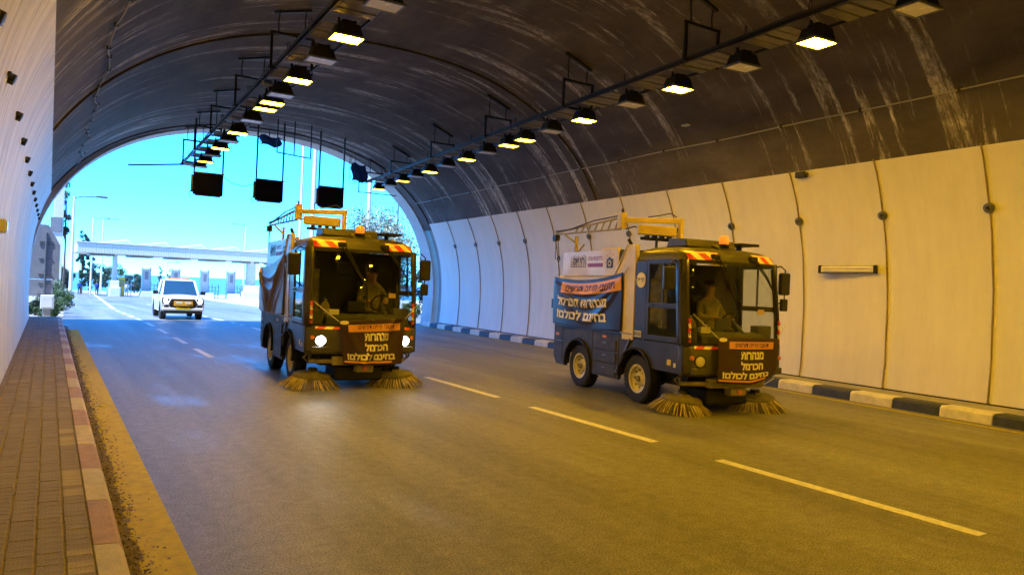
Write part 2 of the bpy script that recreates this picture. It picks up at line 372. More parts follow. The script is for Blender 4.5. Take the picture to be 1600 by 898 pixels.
m.f = [(2*j, 2*j+1, 2*j+3, 2*j+2) for j in range(12)]; m.mi = [0]*12; m.build('edge_line', 'line_yellow', road)

# left pavement: bed, pavers, kerb stones
PZ = .14
pav = tag(MB().box(-.62, .28, -6, 30, -.03, PZ-.012).build('pavement', 'sand_joint'), kind='structure')
pm = {}
for nm in ('paver', 'paver_b', 'paver_cream'):
    b = MB().box(-.0655, .0655, -.0495, .0495, -.05, 0); me = b.mesh(nm, nm)
    bm = bmesh.new(); bm.from_mesh(me); top = [e for e in bm.edges if all(v.co.z > -.01 for v in e.verts)]
    bmesh.ops.bevel(bm, geom=top, offset=.004, segments=1, affect='EDGES'); bm.to_mesh(me); bm.free(); pm[nm] = me
rest = MB(); cnt = 0
rp = random.Random(3)
for j in range(-8, 261):
    Y = 3.95+.1*j
    for i in range(6):
        X = .207-.145*i
        nm = 'paver_cream' if (i == 0 and (j//10) % 2 == 0 and rp.random() < .75) else rp.choice(['paver', 'paver', 'paver_b'])
        dz = rp.uniform(-.002, .002); dx = rp.uniform(-.003, .003)
        if 4 <= j < 54 and cnt < 300:
            o = bpy.data.objects.new('paver', pm[nm]); COL.objects.link(o); o.parent = pav; o.location = (X+dx, Y, PZ+dz); o.rotation_euler = (rp.uniform(-.01, .01), rp.uniform(-.01, .01), rp.uniform(-.012, .012)); cnt += 1
        else: rest.box(X-.0655+dx, X+.0655+dx, Y-.0495, Y+.0495, PZ-.05, PZ+dz, 1 if nm == 'paver_b' else 0)
tag(rest.build('distant_pavers', ['paver', 'paver_b'], pav), kind='stuff')
kl = tag(MB().box(.29, .425, -6, 29.6, -.03, .09).build('kerb_left', 'concrete'), kind='structure')
prof = [(.28, -.02), (.445, -.02), (.44, .09), (.41, .138), (.28, .145)]
for j in range(-3, 26):
    y0 = 3.95+.985*j; MB().prism(prof, 'y', y0+.004, y0+.981).build('kerb_stone', 'kerb_red' if j % 2 else 'kerb_cream', kl, bevel=.006)
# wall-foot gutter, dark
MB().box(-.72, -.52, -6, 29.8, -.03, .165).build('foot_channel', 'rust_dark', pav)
# right pavement and kerb
m = MB()
for j in range(13):
    Y = -6+35.2*j/12; x0 = kerb_r(Y)+.3; x1 = wx(14.45, Y); m.v += [(x0, Y, .165), (x1, Y, .175)]
m.f = [(2*j, 2*j+1, 2*j+3, 2*j+2) for j in range(12)]; m.mi = [0]*12
pr = tag(m.build('pavement_right', 'concrete'), kind='structure')
kr = empty('kerb_right', kind='structure')
for j in range(-6, 29):
    y0 = 5.43+.82*j; x = kerb_r(y0+.4)
    o = MB().prism([(0, -.02), (.34, -.02), (.34, .175), (.06, .175), (.012, .14)], 'y', .004, .816).build('kerb_stone', 'kerb_blue' if j % 2 else 'kerb_white', kr, bevel=.008)
    o.location = (x-.03, y0, 0); o.rotation_euler = (0, 0, -.075)

# vault
m = MB(); NS = 56; YS = [-36, -28, -20, -14, -9, -6, -3, 0]+[1.5*i for i in range(1, 20)]+[PORT]
ang = []
z_start = 4.15
def arc_pts(a, b, z0):
    t0 = math.asin(((z0-CZ)/b)**(NE/2)); P = []
    for i in range(NS+1):
        t = pi-t0-(pi-2*t0)*i/NS; c, s_ = cos(t), sin(t)
        P.append((CX+(a+.17 if c < 0 else a)*math.copysign(abs(c)**(2/NE), c), CZ+b*abs(s_)**(2/NE)))
    return P
AP = arc_pts(7.53, 6.12, z_start); al = [0]
for i in range(1, len(AP)): al.append(al[-1]+math.dist(AP[i], AP[i-1]))
m.uv = []
for Y in YS:
    for i, (x, z) in enumerate(AP): m.v.append((wx(x, Y), Y, z)); m.uv.append((Y, al[i]))
for j in range(len(YS)-1):
    for i in range(NS): q = j*(NS+1)+i; m.f.append((q, q+1, q+NS+2, q+NS+1)); m.mi.append(0)
tag(m.build('tunnel_ceiling', 'vault', smooth=True), kind='structure')
# unseen cap added to block skylight, and the lower lining behind the cladding
m = MB(); poly = [(-.9, -.5)]+[(x, z) for x, z in AP]+[(14.6, -.5)]; m.prism(poly, 'y', -36.3, -36)
tag(m.build('skylight_block_cap', 'rust_dark'), kind='structure')
for side, nm in ((-1, 'wall_left'), (1, 'wall_right')):
    W = tag(MB().grid(lambda u, v: (wx(sect(-.1+4.4*v, side, 7.62)+side*.06, -36+65*u), -36+65*u, -.1+4.4*v), 26, 10).build(nm, 'concrete'), kind='structure')
    PITCH = 1.86; y_end = 28.25 if side > 0 else 29.3; ztop = 4.38; zb = .2 if side > 0 else .13
    j = -20
    while True:
        y0 = 5.95+PITCH*j; y1 = min(y0+PITCH, y_end); j += 1
        if y0 >= y_end-.2: break
        if y1 < -34: continue
        NV = 16; m = MB(); g = .012 if side > 0 else .007
        for t in (0, .05):
            for v in range(NV+1):
                z = zb+(ztop-zb)*v/NV; x = sect(z, side)+side*t
                for y in (y0+g, y1-g): m.v.append((wx(x, y), y, z))
        q = (NV+1)*2
        for v in range(NV):
            a = v*2; m.f += [(a, a+1, a+3, a+2), (q+a, q+a+2, q+a+3, q+a+1), (a, a+2, q+a+2, q+a), (a+1, q+a+1, q+a+3, a+3)]
        m.f += [(0, q, q+1, 1), (NV*2, NV*2+1, q+NV*2+1, q+NV*2)]; m.mi = [0]*len(m.f)
        m.build('wall_panel', 'cladding' if side > 0 else 'cladding_worn', W, smooth=True)
        if y0 > -7:
            zt = ztop+.03; 
            m = MB(); m.tube([(wx(sect(zb+(zt-zb)*v/18, side)-side*.014, y0), y0+.006*sin(v*1.3+j), zb+(zt-zb)*v/18) for v in range(19)], .013 if side > 0 else .006, 6)
            jc = m.build('joint_cable', 'joint_yellow', W, smooth=True) if side > 0 else W
            zr = 3.42; x = wx(sect(zr, side), y0)
            nrm = Vector((-side*.93, 0, -.36)).normalized()
            m = MB(); mm = [( .085, 0), (.085, .05), (.06, .06), (.035, .06), (.03, .03), (0, .03)] if side > 0 else [(.05, 0), (.05, .05), (.03, .055), (0, .055)]
            m.lathe(mm, 14); rb = m.build('junction_ring', 'grey_steel' if side > 0 else 'black_steel', jc, smooth=True)
            rb.location = (x, y0, zr); rb.rotation_euler = nrm.to_track_quat('Z', 'Y').to_euler()
            if side < 0:
                o = MB().box(-.015, .03, -.2, .2, -.012, .012).build('clip_bar', 'black_steel', jc); o.location = (x, y0, zr)
# shadow gap under the right cladding, put in as a dark strip
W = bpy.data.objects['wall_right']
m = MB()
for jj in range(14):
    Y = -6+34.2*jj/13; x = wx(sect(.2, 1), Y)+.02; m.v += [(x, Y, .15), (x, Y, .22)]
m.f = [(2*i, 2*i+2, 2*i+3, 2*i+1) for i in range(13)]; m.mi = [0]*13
m.build('shadow_gap_strip', 'rubber', W)
# portal ring and head wall
def ring(y0, y1, a0, b0, a1, b1, name, mt, z0=-.05):
    m = MB(); L_ = []
    for a, b in ((a0, b0), (a1, b1)):
        P = [(sect(z0+(CZ-z0)*i/4, -1, a, b), z0+(CZ-z0)*i/4) for i in range(4)]
        for i in range(61):
            t = pi-pi*i/60; c, s_ = cos(t), sin(t); P.append((CX+a*math.copysign(abs(c)**(2/NE), c), CZ+b*abs(s_)**(2/NE)))
        P += [(sect(CZ-(CZ-z0)*i/4, 1, a, b), CZ-(CZ-z0)*i/4) for i in range(1, 5)]
        L_.append(P)
    n = len(L_[0])
    for y in (y0, y1):
        for P in L_:
            for x, z in P: m.v.append((wx(x, PORT), y, z))
    for i in range(n-1): m.f += [(i, i+1, n+i+1, n+i), (2*n+i, 3*n+i, 3*n+i+1, 2*n+i+1), (i, 2*n+i, 2*n+i+1, i+1), (n+i, n+i+1, 3*n+i+1, 3*n+i)]
    m.f += [(0, n, 3*n, 2*n), (n-1, 3*n-1, 4*n-1, 2*n-1)]; m.mi = [0]*len(m.f)
    return m.build(name, mt, smooth=True)
tag(ring(PORT-.002, PORT+1.0, 7.47, 6.1, 7.98, 6.65, 'portal_ring', 'concrete_light'), kind='structure')
hw = MB(); hw.box(-14, -1.0, PORT+.3, PORT+.9, -1, 9.5); hw.box(15.2, 28, PORT+.3, PORT+.9, -1, 9.5)
hw.box(-1.0, 15.2, PORT+.3, PORT+.9, 7.9, 9.5)
# spandrels between ring and wall
for side in (-1, 1):
    P = []
    for i in range(16):
        t = pi/2*i/15; P.append((CX+side*7.9*abs(cos(t))**(2/NE), CZ+6.58*abs(sin(t))**(2/NE)))
    P += [(CX+.0, 7.9), (-1.0 if side < 0 else 15.2, 7.9)]
    hw.prism(P, 'y', PORT+.302, PORT+.898)
tag(hw.build('portal_wall', 'concrete'), kind='structure')
# hillside over the tunnel
rh = random.Random(5); HX = [-90, -60, -40, -25, -14, -6, 2, 9, 16, 24, 34, 50, 80, 120]; HY = [-60, -30, 0, 14, 22, 27, PORT+.1]
HZ = [44, 42, 36, 29, 22, 15, 9.6]
m = MB()
for j, y in enumerate(HY):
    for x in HX: m.v.append((x, y if j < 6 else PORT+.1+(.0 if -14 <= x <= 28 else 4), HZ[j]+(rh.uniform(-2.5, 2.5) if j < 6 else 0)+(x-7)*(-.06 if j < 5 else 0)))
k = len(HX); m.f = [(j*k+i, j*k+i+1, (j+1)*k+i+1, (j+1)*k+i) for j in range(len(HY)-1) for i in range(k-1)]
b0 = len(m.v)
for x in HX:                                              # front slope down to the ground beside the portal
    m.v.append((x, PORT+.2 if -14 <= x <= 28 else PORT+9, 9.4 if -14 < x < 28 else -1))
m.f += [((len(HY)-1)*k+i, (len(HY)-1)*k+i+1, b0+i+1, b0+i) for i in range(k-1)]; m.mi = [0]*len(m.f)
tag(m.build('hillside', 'verge_green', smooth=True), kind='structure')

# ------------------------------------------------------------------ ceiling lamps, trays, hangers
LZ = 5.5
def lamp_meshes():
    h = MB(); s = .30; t = .22                               # tapered housing, open wings below
    h.add([(-.27,-.2,.03),(.27,-.2,.03),(.27,.2,.03),(-.27,.2,.03),(-.2,-.17,.22),(.2,-.17,.22),(.2,.17,.22),(-.2,.17,.22)],
          [(0,3,2,1),(4,5,6,7),(0,1,5,4),(1,2,6,5),(2,3,7,6),(3,0,4,7)])
    f = MB()
    for a in ((-.31,.31,-.235,-.2),(-.31,.31,.2,.235),(-.31,-.275,-.2,.2),(.275,.31,-.2,.2)): f.box(a[0],a[1],a[2],a[3],0,.035)
    br = MB(); br.bar((-.16,0,.22),(-.16,0,.33),.03,.05); br.bar((.16,0,.22),(.16,0,.33),.03,.05); br.box(-.12,.12,-.11,.11,.222,.29)
    gl = MB(); gl.box(-.275,.275,-.2,.2,.008,.026)
    return h.mesh('housing','black_steel'), f.mesh('lamp_frame','grey_steel'), br.mesh('bracket','black_steel'), gl.mesh('lens','lamp_off'), gl.mesh('lens_lit','lamp_on'), gl.mesh('lens_lit_far','lamp_on_far'), gl.mesh('lens_lit_dim','lamp_on_dim')
HM, FM, BM, GO, GL, GF, GD = lamp_meshes()
def lamp(x, y, rz, lit, label, group):
    e = empty('tunnel_lamp', (x, y, LZ+.04), rz, label, 'lamp', group); e.scale = (.82, .82, .95)
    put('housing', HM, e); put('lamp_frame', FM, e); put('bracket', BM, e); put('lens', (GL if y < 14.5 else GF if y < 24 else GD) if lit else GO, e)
RL = [(-8.3,1),(-5.3,1),(-2.3,1),(.7,1),(2.2,0),(3.7,1),(5.21,0),(6.75,1),(8.2,0),(9.8,1),(11.2,0),(12.9,1),(14.3,0),(15.6,1),(16.5,1),(17.8,0),(19.2,1),(20.7,0),(22.2,1),(23.5,0),(24.9,1),(26.4,0),(27.8,1)]
LL = [(-7,0),(-4,0),(-1,1),(2,0),(5,0),(6.5,0),(8,1),(9.46,0),(11.1,1),(12.5,0),(14.03,1),(15.4,0),(16.2,1),(16.9,1),(18.4,0),(20.2,1),(21.6,0),(23.0,1),(24.5,0),(26.0,1),(27.4,0)]
for row, X, nm, rz, y_vis in ((RL, ROWR, 'right', -.08, 5), (LL, ROWL, 'left', -.03, 9)):
    no = {0: 0, 1: 0}; hid = {0: 0, 1: 0}
    for y, lit in row:
        st = 'glowing yellow lamp' if lit else 'unlit lamp with pale glass'
        if y < y_vis-.5: lab = f'{st} on the {nm} ceiling tray, {ORD[hid[lit]]} of those behind the viewer'; hid[lit] += 1
        else: lab = f'{st} on the {nm} ceiling tray, {ORD[no[lit]]} from the near end'; no[lit] += 1
        lamp(X(y), y, rz, lit, lab, f'lamps along the {nm} ceiling tray')
    # tray
    e = empty('cable_tray', (0, 0, 0), 0, f'long ribbed cable tray carrying the {nm} row of ceiling lamps', 'cable tray', 'ceiling trays')
    y0, y1 = -9, 29.6 if nm == 'left' else 28.6
    for dx, h in ((-.33, .07), (.33, .05)): MB().bar((X(y0)+dx, y0, LZ+.37), (X(y1)+dx, y1, LZ+.37), .03, h).build('side_rail', 'black_steel', e)
    if nm == 'left': MB().box(-.36, .36, -.6, .1, -.02, .02).build('end_plate', 'black_steel', e, loc=(X(29.4), 29.4, LZ+.36))
    for i in range(len(row)-1):
        a, b = row[i][0]+.26, row[i+1][0]-.26
        if b-a < .25: continue
        m = MB(); mid = (a+b)/2; nsl = max(2, int((b-a)/.21)); wds = (b-a)/nsl
        for q in range(nsl):
            yy = a+wds*(q+.5)-mid; m.box(-.30, .30, yy-wds*.40, yy+wds*.40, -.012+.01*(q % 2), .012+.01*(q % 2))
        o = m.build('tray_panel', 'tray_grey', e, bevel=.004); o.location = (X(mid), mid, LZ+.335); o.rotation_euler = (0, 0, rz)
    r5 = random.Random(2 if nm == 'left' else 9)
    y = y0+.4
    while y < y1-.5:
        x = X(y)-.36; MB().tube([(x, y, LZ+.36), (x-.03, y+.02, LZ+.50), (x+.03, y+.08, LZ+.56), (x+.05, y+.12, LZ+.42)], .008, 5).build('cable_loop', 'cable', e); y += r5.uniform(1.2, 1.9)
    m = MB(); P = [(X(y0+(y1-y0)*i/40)-.37+.01*sin(i*1.7), y0+(y1-y0)*i/40, LZ+.40+.012*sin(i*2.3)) for i in range(41)]; m.tube(P, .018, 6); m.build('power_cable', 'cable', e, smooth=True)
    # hanger frames
    hy = [1, 5.2, 9.2, 13.2, 17.2, 21.2, 25.2, 28.2] if nm == 'right' else [2, 6, 10, 14.6, 18.4, 22.2, 25.6, 28.6]
    for i, y in enumerate(hy):
        f = empty('hanger_frame', (X(y), y, LZ+.37), 0, f'black steel hanger frame over the {nm} lamp tray, {ORD[len(hy)-1-i]} from the portal', 'hanger', 'ceiling tray hangers')
        zl = vault_z(X(y)-.42, y)-(LZ+.37)+.02; zr_ = vault_z(X(y)+.42, y)-(LZ+.37)+.02; zc = min(.78, min(zl, zr_)*.62)
        MB().bar((-.40, 0, -.03), (-.40, 0, zc), .045, .045).build('rod', 'black_steel', f); MB().bar((.40, 0, -.03), (.40, 0, zc), .045, .045).build('rod', 'black_steel', f)
        MB().bar((-.43, 0, zc), (.43, 0, zc), .05, .05).build('crossbar', 'black_steel', f)
        MB().bar((-.40, 0, 0), (.40, 0, -.02), .04, .04).build('crossbar', 'black_steel', f)
        for dx, zz in ((-.26, zl), (.26, zr_)):
            MB().tube([(dx, .02, zc), (dx-.015, .03, zc+(zz-zc)*.5), (dx+.01, .02, zz+.05)], .014, 6).build('suspension_rod', 'black_steel', f)
        za = vault_z(X(y)-.36, y)-(LZ+.37)-.03; zb_ = vault_z(X(y)+.36, y)-(LZ+.37)-.03
        MB().bar((-.36, .02, za), (.36, .02, zb_), .07, .05).build('anchor_plate', 'black_steel', f)

# lane signals hanging at the mouth
for i, (x, lab) in enumerate(((4.52, 'black lane signal box hung nearest the left lamp tray'), (6.58, 'black lane signal box hung in the middle of the portal'), (8.85, 'black lane signal box hung nearest the right lamp tray'))):
    e = empty('lane_signal', (x, 27, 4.92), radians(-2), lab, 'signal', 'lane signals in the portal')
    MB().box(-.47, .47, -.13, .13, -.36, .36).build('case', 'signal_face', e, bevel=.02)
    MB().box(-.42, .42, -.142, -.134, -.31, .31).build('face', 'signal_face', e)
    MB().box(-.49, .49, -.15, .15, .365, .40).build('top_rail', 'grey_steel', e)
    MB().box(-.40, .40, -.10, .10, -.40, -.365).build('bottom_rail', 'black_steel', e)
    MB().bar((-.51, 0, -.3), (-.51, 0, .3), .03, .08).build('hinge_bar', 'grey_steel', e)
    for dx in (-.46, .46):
        zt = vault_z(x+dx, 27)-4.92; MB().bar((dx, 0, .38), (dx, 0, zt+.02), .05, .05).build('hanger', 'black_steel', e)
    MB().tube([(-.5, .1, -.2), (-.58, .1, -.3), (-.55, .1, -.45), (-.48, .1, -.4)], .012, 6).build('cable_loop', 'cable', e)
o = MB().tube([(5.0, 27, 5.25), (5.3, 27, 5.05), (5.7, 27, 5.0), (6.1, 27, 5.13)], .012, 6).build('signal_cable', 'cable'); tag(o, 'thin black cable sagging between two lane signal boxes', 'cable')
# slim rails at the mouth
o = MB().bar((2.2, 29.0, 5.55), (3.95, 28.6, 5.75), .05, .05).build('cantilever_rail', 'black_steel'); tag(o, 'thin black rail jutting out sideways from the end of the left tray', 'rail')
MB().bar((3.9, 28.61, 5.73), (3.9, 28.61, 5.9), .05, .05).build('end_bracket', 'black_steel', o)
o = MB().bar((10.4, 28.3, 5.42), (12.2, 28.7, 5.48), .035, .035).build('cantilever_rail', 'black_steel'); tag(o, 'thin black rail jutting out sideways from the end of the right tray', 'rail')
MB().bar((10.42, 28.3, 5.42), (10.42, 28.3, 5.85), .035, .035).build('end_bracket', 'black_steel', o)
f = empty('hanging_rack', (7.25, 26.4, 6.3), 0, 'open black hanging rack above the middle lane signal box', 'rack')
for a, b in (((-.6,0,-.05),(.6,0,-.12)), ((-.6,0,-.05),(-.6,0,1.2)), ((.6,0,-.12),(.6,0,1.2)), ((0,0,-.1),(0,0,1.2))): MB().bar(a, b, .035, .035).build('frame_bar', 'black_steel', f)
rt = random.Random(11)
for x, y, z, sx, sz, lab in ((6.9, 28.4, 6.98, .75, .36, 'torn blue tarpaulin tangled in wire at the top of the portal'), (10.45, 28.4, 6.2, .62, .70, 'torn blue tarpaulin hanging in wire beside the right lamp tray')):
    m = MB(); m.grid(lambda u, v: ((u-.5)*sx+.06*sin(v*6), .05*sin(u*9+v*4), (v-.5)*sz+.05*sin(u*7)), 12, 8)
    e = empty('tarpaulin', (x, y, z), 0, lab, 'tarpaulin')
    m.build('sheet', 'tarp_blue', e, smooth=True, solid=.006)
    for q in range(5):
        P = [(rt.uniform(-.6, .6)*sx*1.2, .06+.03*q, rt.uniform(-.6, .6)*sz*1.2) for _ in range(4)]; MB().tube([(P[0][0], P[0][1], sz*.6+.3)]+P, .009, 5).build('wire', 'cable', e)

# conduit along the right vault, sagging cable on the left vault, arched construction joints
def on_vault(s_frac, Y, inset=.03):
    i = s_frac*NS; k_ = min(NS-1, int(i)); t = i-k_; x = AP[k_][0]*(1-t)+AP[k_+1][0]*t; z = AP[k_][1]*(1-t)+AP[k_+1][1]*t
    d = Vector((CX-x, CZ+1-z)).normalized(); return (wx(x+d.x*inset, Y), Y, z+d.y*inset)
rc = random.Random(4)
m = MB(); P = [on_vault(.905+.0008*sin(i*.9), -6+34.5*i/60, .035) for i in range(61)]; m.tube(P, .014, 6)
cz = m.build('ceiling_conduit', 'cable_pale', smooth=True); tag(cz, 'thin pale conduit clipped along the dark vault above the right cladding', 'conduit')
for i in range(0, 60, 3):
    a = P[i]; MB().box(a[0]-.03, a[0]+.03, a[1]-.02, a[1]+.02, a[2]-.03, a[2]+.035).build('clip', 'black_steel', cz)
m = MB(); P = [on_vault(.105+.006*sin(i*.8)+.002*sin(i*2.1), 6+23*i/46, .05+.02*sin(i*1.9)) for i in range(47)]; m.tube(P, .013, 6)
cz = m.build('hanging_cable', 'cable_pale', smooth=True); tag(cz, 'loose pale cable running along the dark vault on the left', 'cable')
for i in range(0, 46, 2): a = P[i]; MB().box(a[0]-.03, a[0]+.03, a[1]-.015, a[1]+.015, a[2]-.02, a[2]+.03).build('clip', 'black_steel', cz)
for i, Y in enumerate((4.6, 16.4, 28.4)):
    m = MB(); m.tube([on_vault(.02+.96*q/60, Y, .012) for q in range(61)], .03, 6)
    m.build('construction_joint', 'rust_dark', bpy.data.objects['tunnel_ceiling'], smooth=True)
# small wall things
e = empty('wall_light', (wx(sect(2.42, 1), 8.6)-.02, 8.6, 2.42), radians(2.5), 'unlit twin tube light fitting on the right wall cladding', 'light')
MB().box(-.06, .04, -.55, .55, -.075, .075).build('housing', 'grey_steel', e, bevel=.01)
MB().box(-.085, -.062, -.56, .56, -.06, .06).build('diffuser', 'lamp_off', e, bevel=.008)
for z in (-.03, .03): MB().tube([(-.10, -.5, z), (-.10, .5, z)], .016, 8).build('tube', 'lamp_off', e, smooth=True)
for y in (-.57, .57): MB().box(-.11, .02, y-.025, y+.025, -.08, .08).build('end_cap', 'black_steel', e, bevel=.006)
MB().tube([(-.02, -.58, 0), (-.02, -.75, .03), (-.01, -.88, 0)], .016, 6).build('supply_cable', 'cable', e)
e = empty('wall_sign', (sect(2.25, -1)+.03, 10.6, 2.25), 0, 'small white box light fixed on the left wall', 'light')
MB().box(-.04, .05, -.13, .13, -.08, .08).build('housing', 'pole_white', e, bevel=.01); MB().box(.052, .062, -.11, .11, -.06, .06).build('diffuser', 'lamp_off', e)
e = empty('junction_plate', on_vault(.865, 11.9, .03), 0, 'small pale plate fixed on the dark vault under the right lamps', 'plate')
MB().box(-.06, .06, -.09, .09, -.02, .02).build('plate_face', 'lamp_off', e, bevel=.005); MB().tube([(0, 0, .0), (.03, 0, .06)], .02, 6).build('mount', 'black_steel', e)
e = empty('vault_camera', on_vault(.985, 9.4, .10), 0, 'small dark camera just above the right wall cladding', 'camera')
MB().box(-.07, .07, -.12, .10, -.06, .06).build('body', 'black_steel', e, bevel=.015); MB().tube([(-.03, -.12, 0), (-.03, -.17, 0)], .035, 10).build('lens', 'mirror_black', e); MB().tube([(0, 0, .05), (.1, 0, .12)], .018, 6).build('mount', 'grey_steel', e)

# gutter dirt and leaf litter by the left kerb
m = MB(); rd = random.Random(21)
for j in range(241):
    Y = 3.2+24*j/240; wd = .055+.05*rd.random(); m.v += [(.44, Y, .012), (.46+wd*.4, Y, .009), (.46+wd, Y, .0035)]
for j in range(240):
    for i in range(2): q = j*3+i; m.f.append((q, q+1, q+4, q+3)); m.mi.append(0)
tag(m.build('gutter_dirt', 'dirt'), 'strip of dirt gathered along the left kerb', 'dirt', kind='stuff')
m = MB()
for q in range(3200):
    Y = 3.3+22*rd.random()**1.6; x = .45+abs(rd.gauss(0, .075)); s_ = rd.uniform(.004, .017); a = rd.uniform(0, pi); z = .016+rd.uniform(0, .01)
    dx, dy = cos(a)*s_, sin(a)*s_; m.add([(x-dx, Y-dy, z-.004), (x+dy*.6, Y-dx*.6, z+.004), (x+dx, Y+dy, z), (x-dy*.6, Y+dx*.6, z+.006)], [(0, 1, 2, 3)], rd.choice([0, 1, 2]))
tag(m.build('leaf_litter', ['dirt', 'joint_yellow', 'rust_dark']), 'dry leaf crumbs scattered in the left gutter', 'litter', kind='stuff')
e = empty('bottle_cap', (.66, 10.9, .006), 0, 'small round pale disc lying on the yellow edge line', 'disc')
MB().lathe([(0, .0), (.055, 0), (.06, .008), (.052, .02), (.03, .016), (0, .014)], 18).build('disc_body', 'letter_cream', e, smooth=True); MB().lathe([(.03, .018), (.045, .022), (.046, .016)], 18).build('rim', 'frame_tan', e)

# ------------------------------------------------------------------ street sweepers
def interp(tab, z):
    if z <= tab[0][0]: return tab[0][1]
    for (a, b), (c, d) in zip(tab, tab[1:]):
        if z <= c: return b+(d-b)*(z-a)/(c-a)
    return tab[-1][1]
FT = [(.58,1.00),(.64,1.05),(.98,1.03),(1.02,1.01),(1.6,.965),(2.3,.885),(2.42,.82),(2.49,.68),(2.54,.42)]
WT = [(.58,.90),(.64,.935),(1.0,.95),(1.6,.955),(2.3,.93),(2.42,.895),(2.49,.80),(2.54,.60)]
def outline(z, off=0):
    Fz, Wz = interp(FT, z)+off, interp(WT, z)+off; r = .20; x1 = Fz-.07-r; P = [(-.42, -Wz), (x1, -Wz)]
    for i in range(1, 6): a = pi/2*i/6; P.append((x1+r*sin(a), -(Wz-r)-r*cos(a)))
    w_ = Wz-r
    for i in range(11): y = -w_+2*w_*i/10; P.append((Fz-.07*(y/w_)**2, y))
    for i in range(5, 0, -1): a = pi/2*i/6; P.append((x1+r*sin(a), (Wz-r)+r*cos(a)))
    return P+[(x1, Wz), (-.42, Wz)]
NO = len(outline(1))
def skin(zs, i0, i1, off=0):
    m = MB(); n = i1-i0+1
    for z in zs: m.v += [(x, y, z) for x, y in outline(z, off)[i0:i1+1]]
    for j in range(len(zs)-1):
        for i in range(n-1): m.f.append((j*n+i, j*n+i+1, (j+1)*n+i+1, (j+1)*n+i)); m.mi.append(0)
    return m
def arc_poly(cx, cz, r, a0, a1, n=12): return [(cx+r*cos(a0+(a1-a0)*i/n), cz+r*sin(a0+(a1-a0)*i/n)) for i in range(n+1)]

def front_x(y, z):                                       # x of the cab skin at y,z
    P = outline(z); best = None
    for (xa, ya), (xb, yb) in zip(P[1:-1], P[2:-1]):
        if ya <= y <= yb and yb > ya: best = xa+(xb-xa)*(y-ya)/(yb-ya)
    return best if best is not None else .7
def hazard(name, parent, y0, y1, z0, z1, k, lean, off=.012, rev=False):
    m = MB(); n = 24; W = (y1-y0)/k
    # strip follows the skin; slanted stripes cut from two colours
    def pt(u, v): y = y0+(y1-y0)*u; z = z0+(z1-z0)*v; return (front_x(y, z)+off, y, z)
    m.grid(lambda u, v: pt(u, v), 16, 6, 0)
    for q in range(-1, k+1):
        if q % 2: continue
        a = y0+W*q; Q = []
        for yy, v in ((a, 0), (a+W, 0), (a+W+lean, 1), (a+lean, 1)): Q.append((yy, v))
        pts = []
        for i in range(5):
            t = i/4
            ya = a+lean*t; yb = a+W+lean*t; ya = min(max(ya, y0), y1); yb = min(max(yb, y0), y1); z = z0+(z1-z0)*t
            pts.append(((front_x(ya, z)+off+.004, ya, z), (front_x((ya+yb)/2, z)+off+.004, (ya+yb)/2, z), (front_x(yb, z)+off+.004, yb, z)))
        vs_ = [p for tr in pts for p in tr]
        m.add(vs_, [(3*i+j, 3*i+j+1, 3*i+j+4, 3*i+j+3) for i in range(4) for j in range(2)], 1)
    return m.build(name, ['haz_white', 'haz_red'], parent)

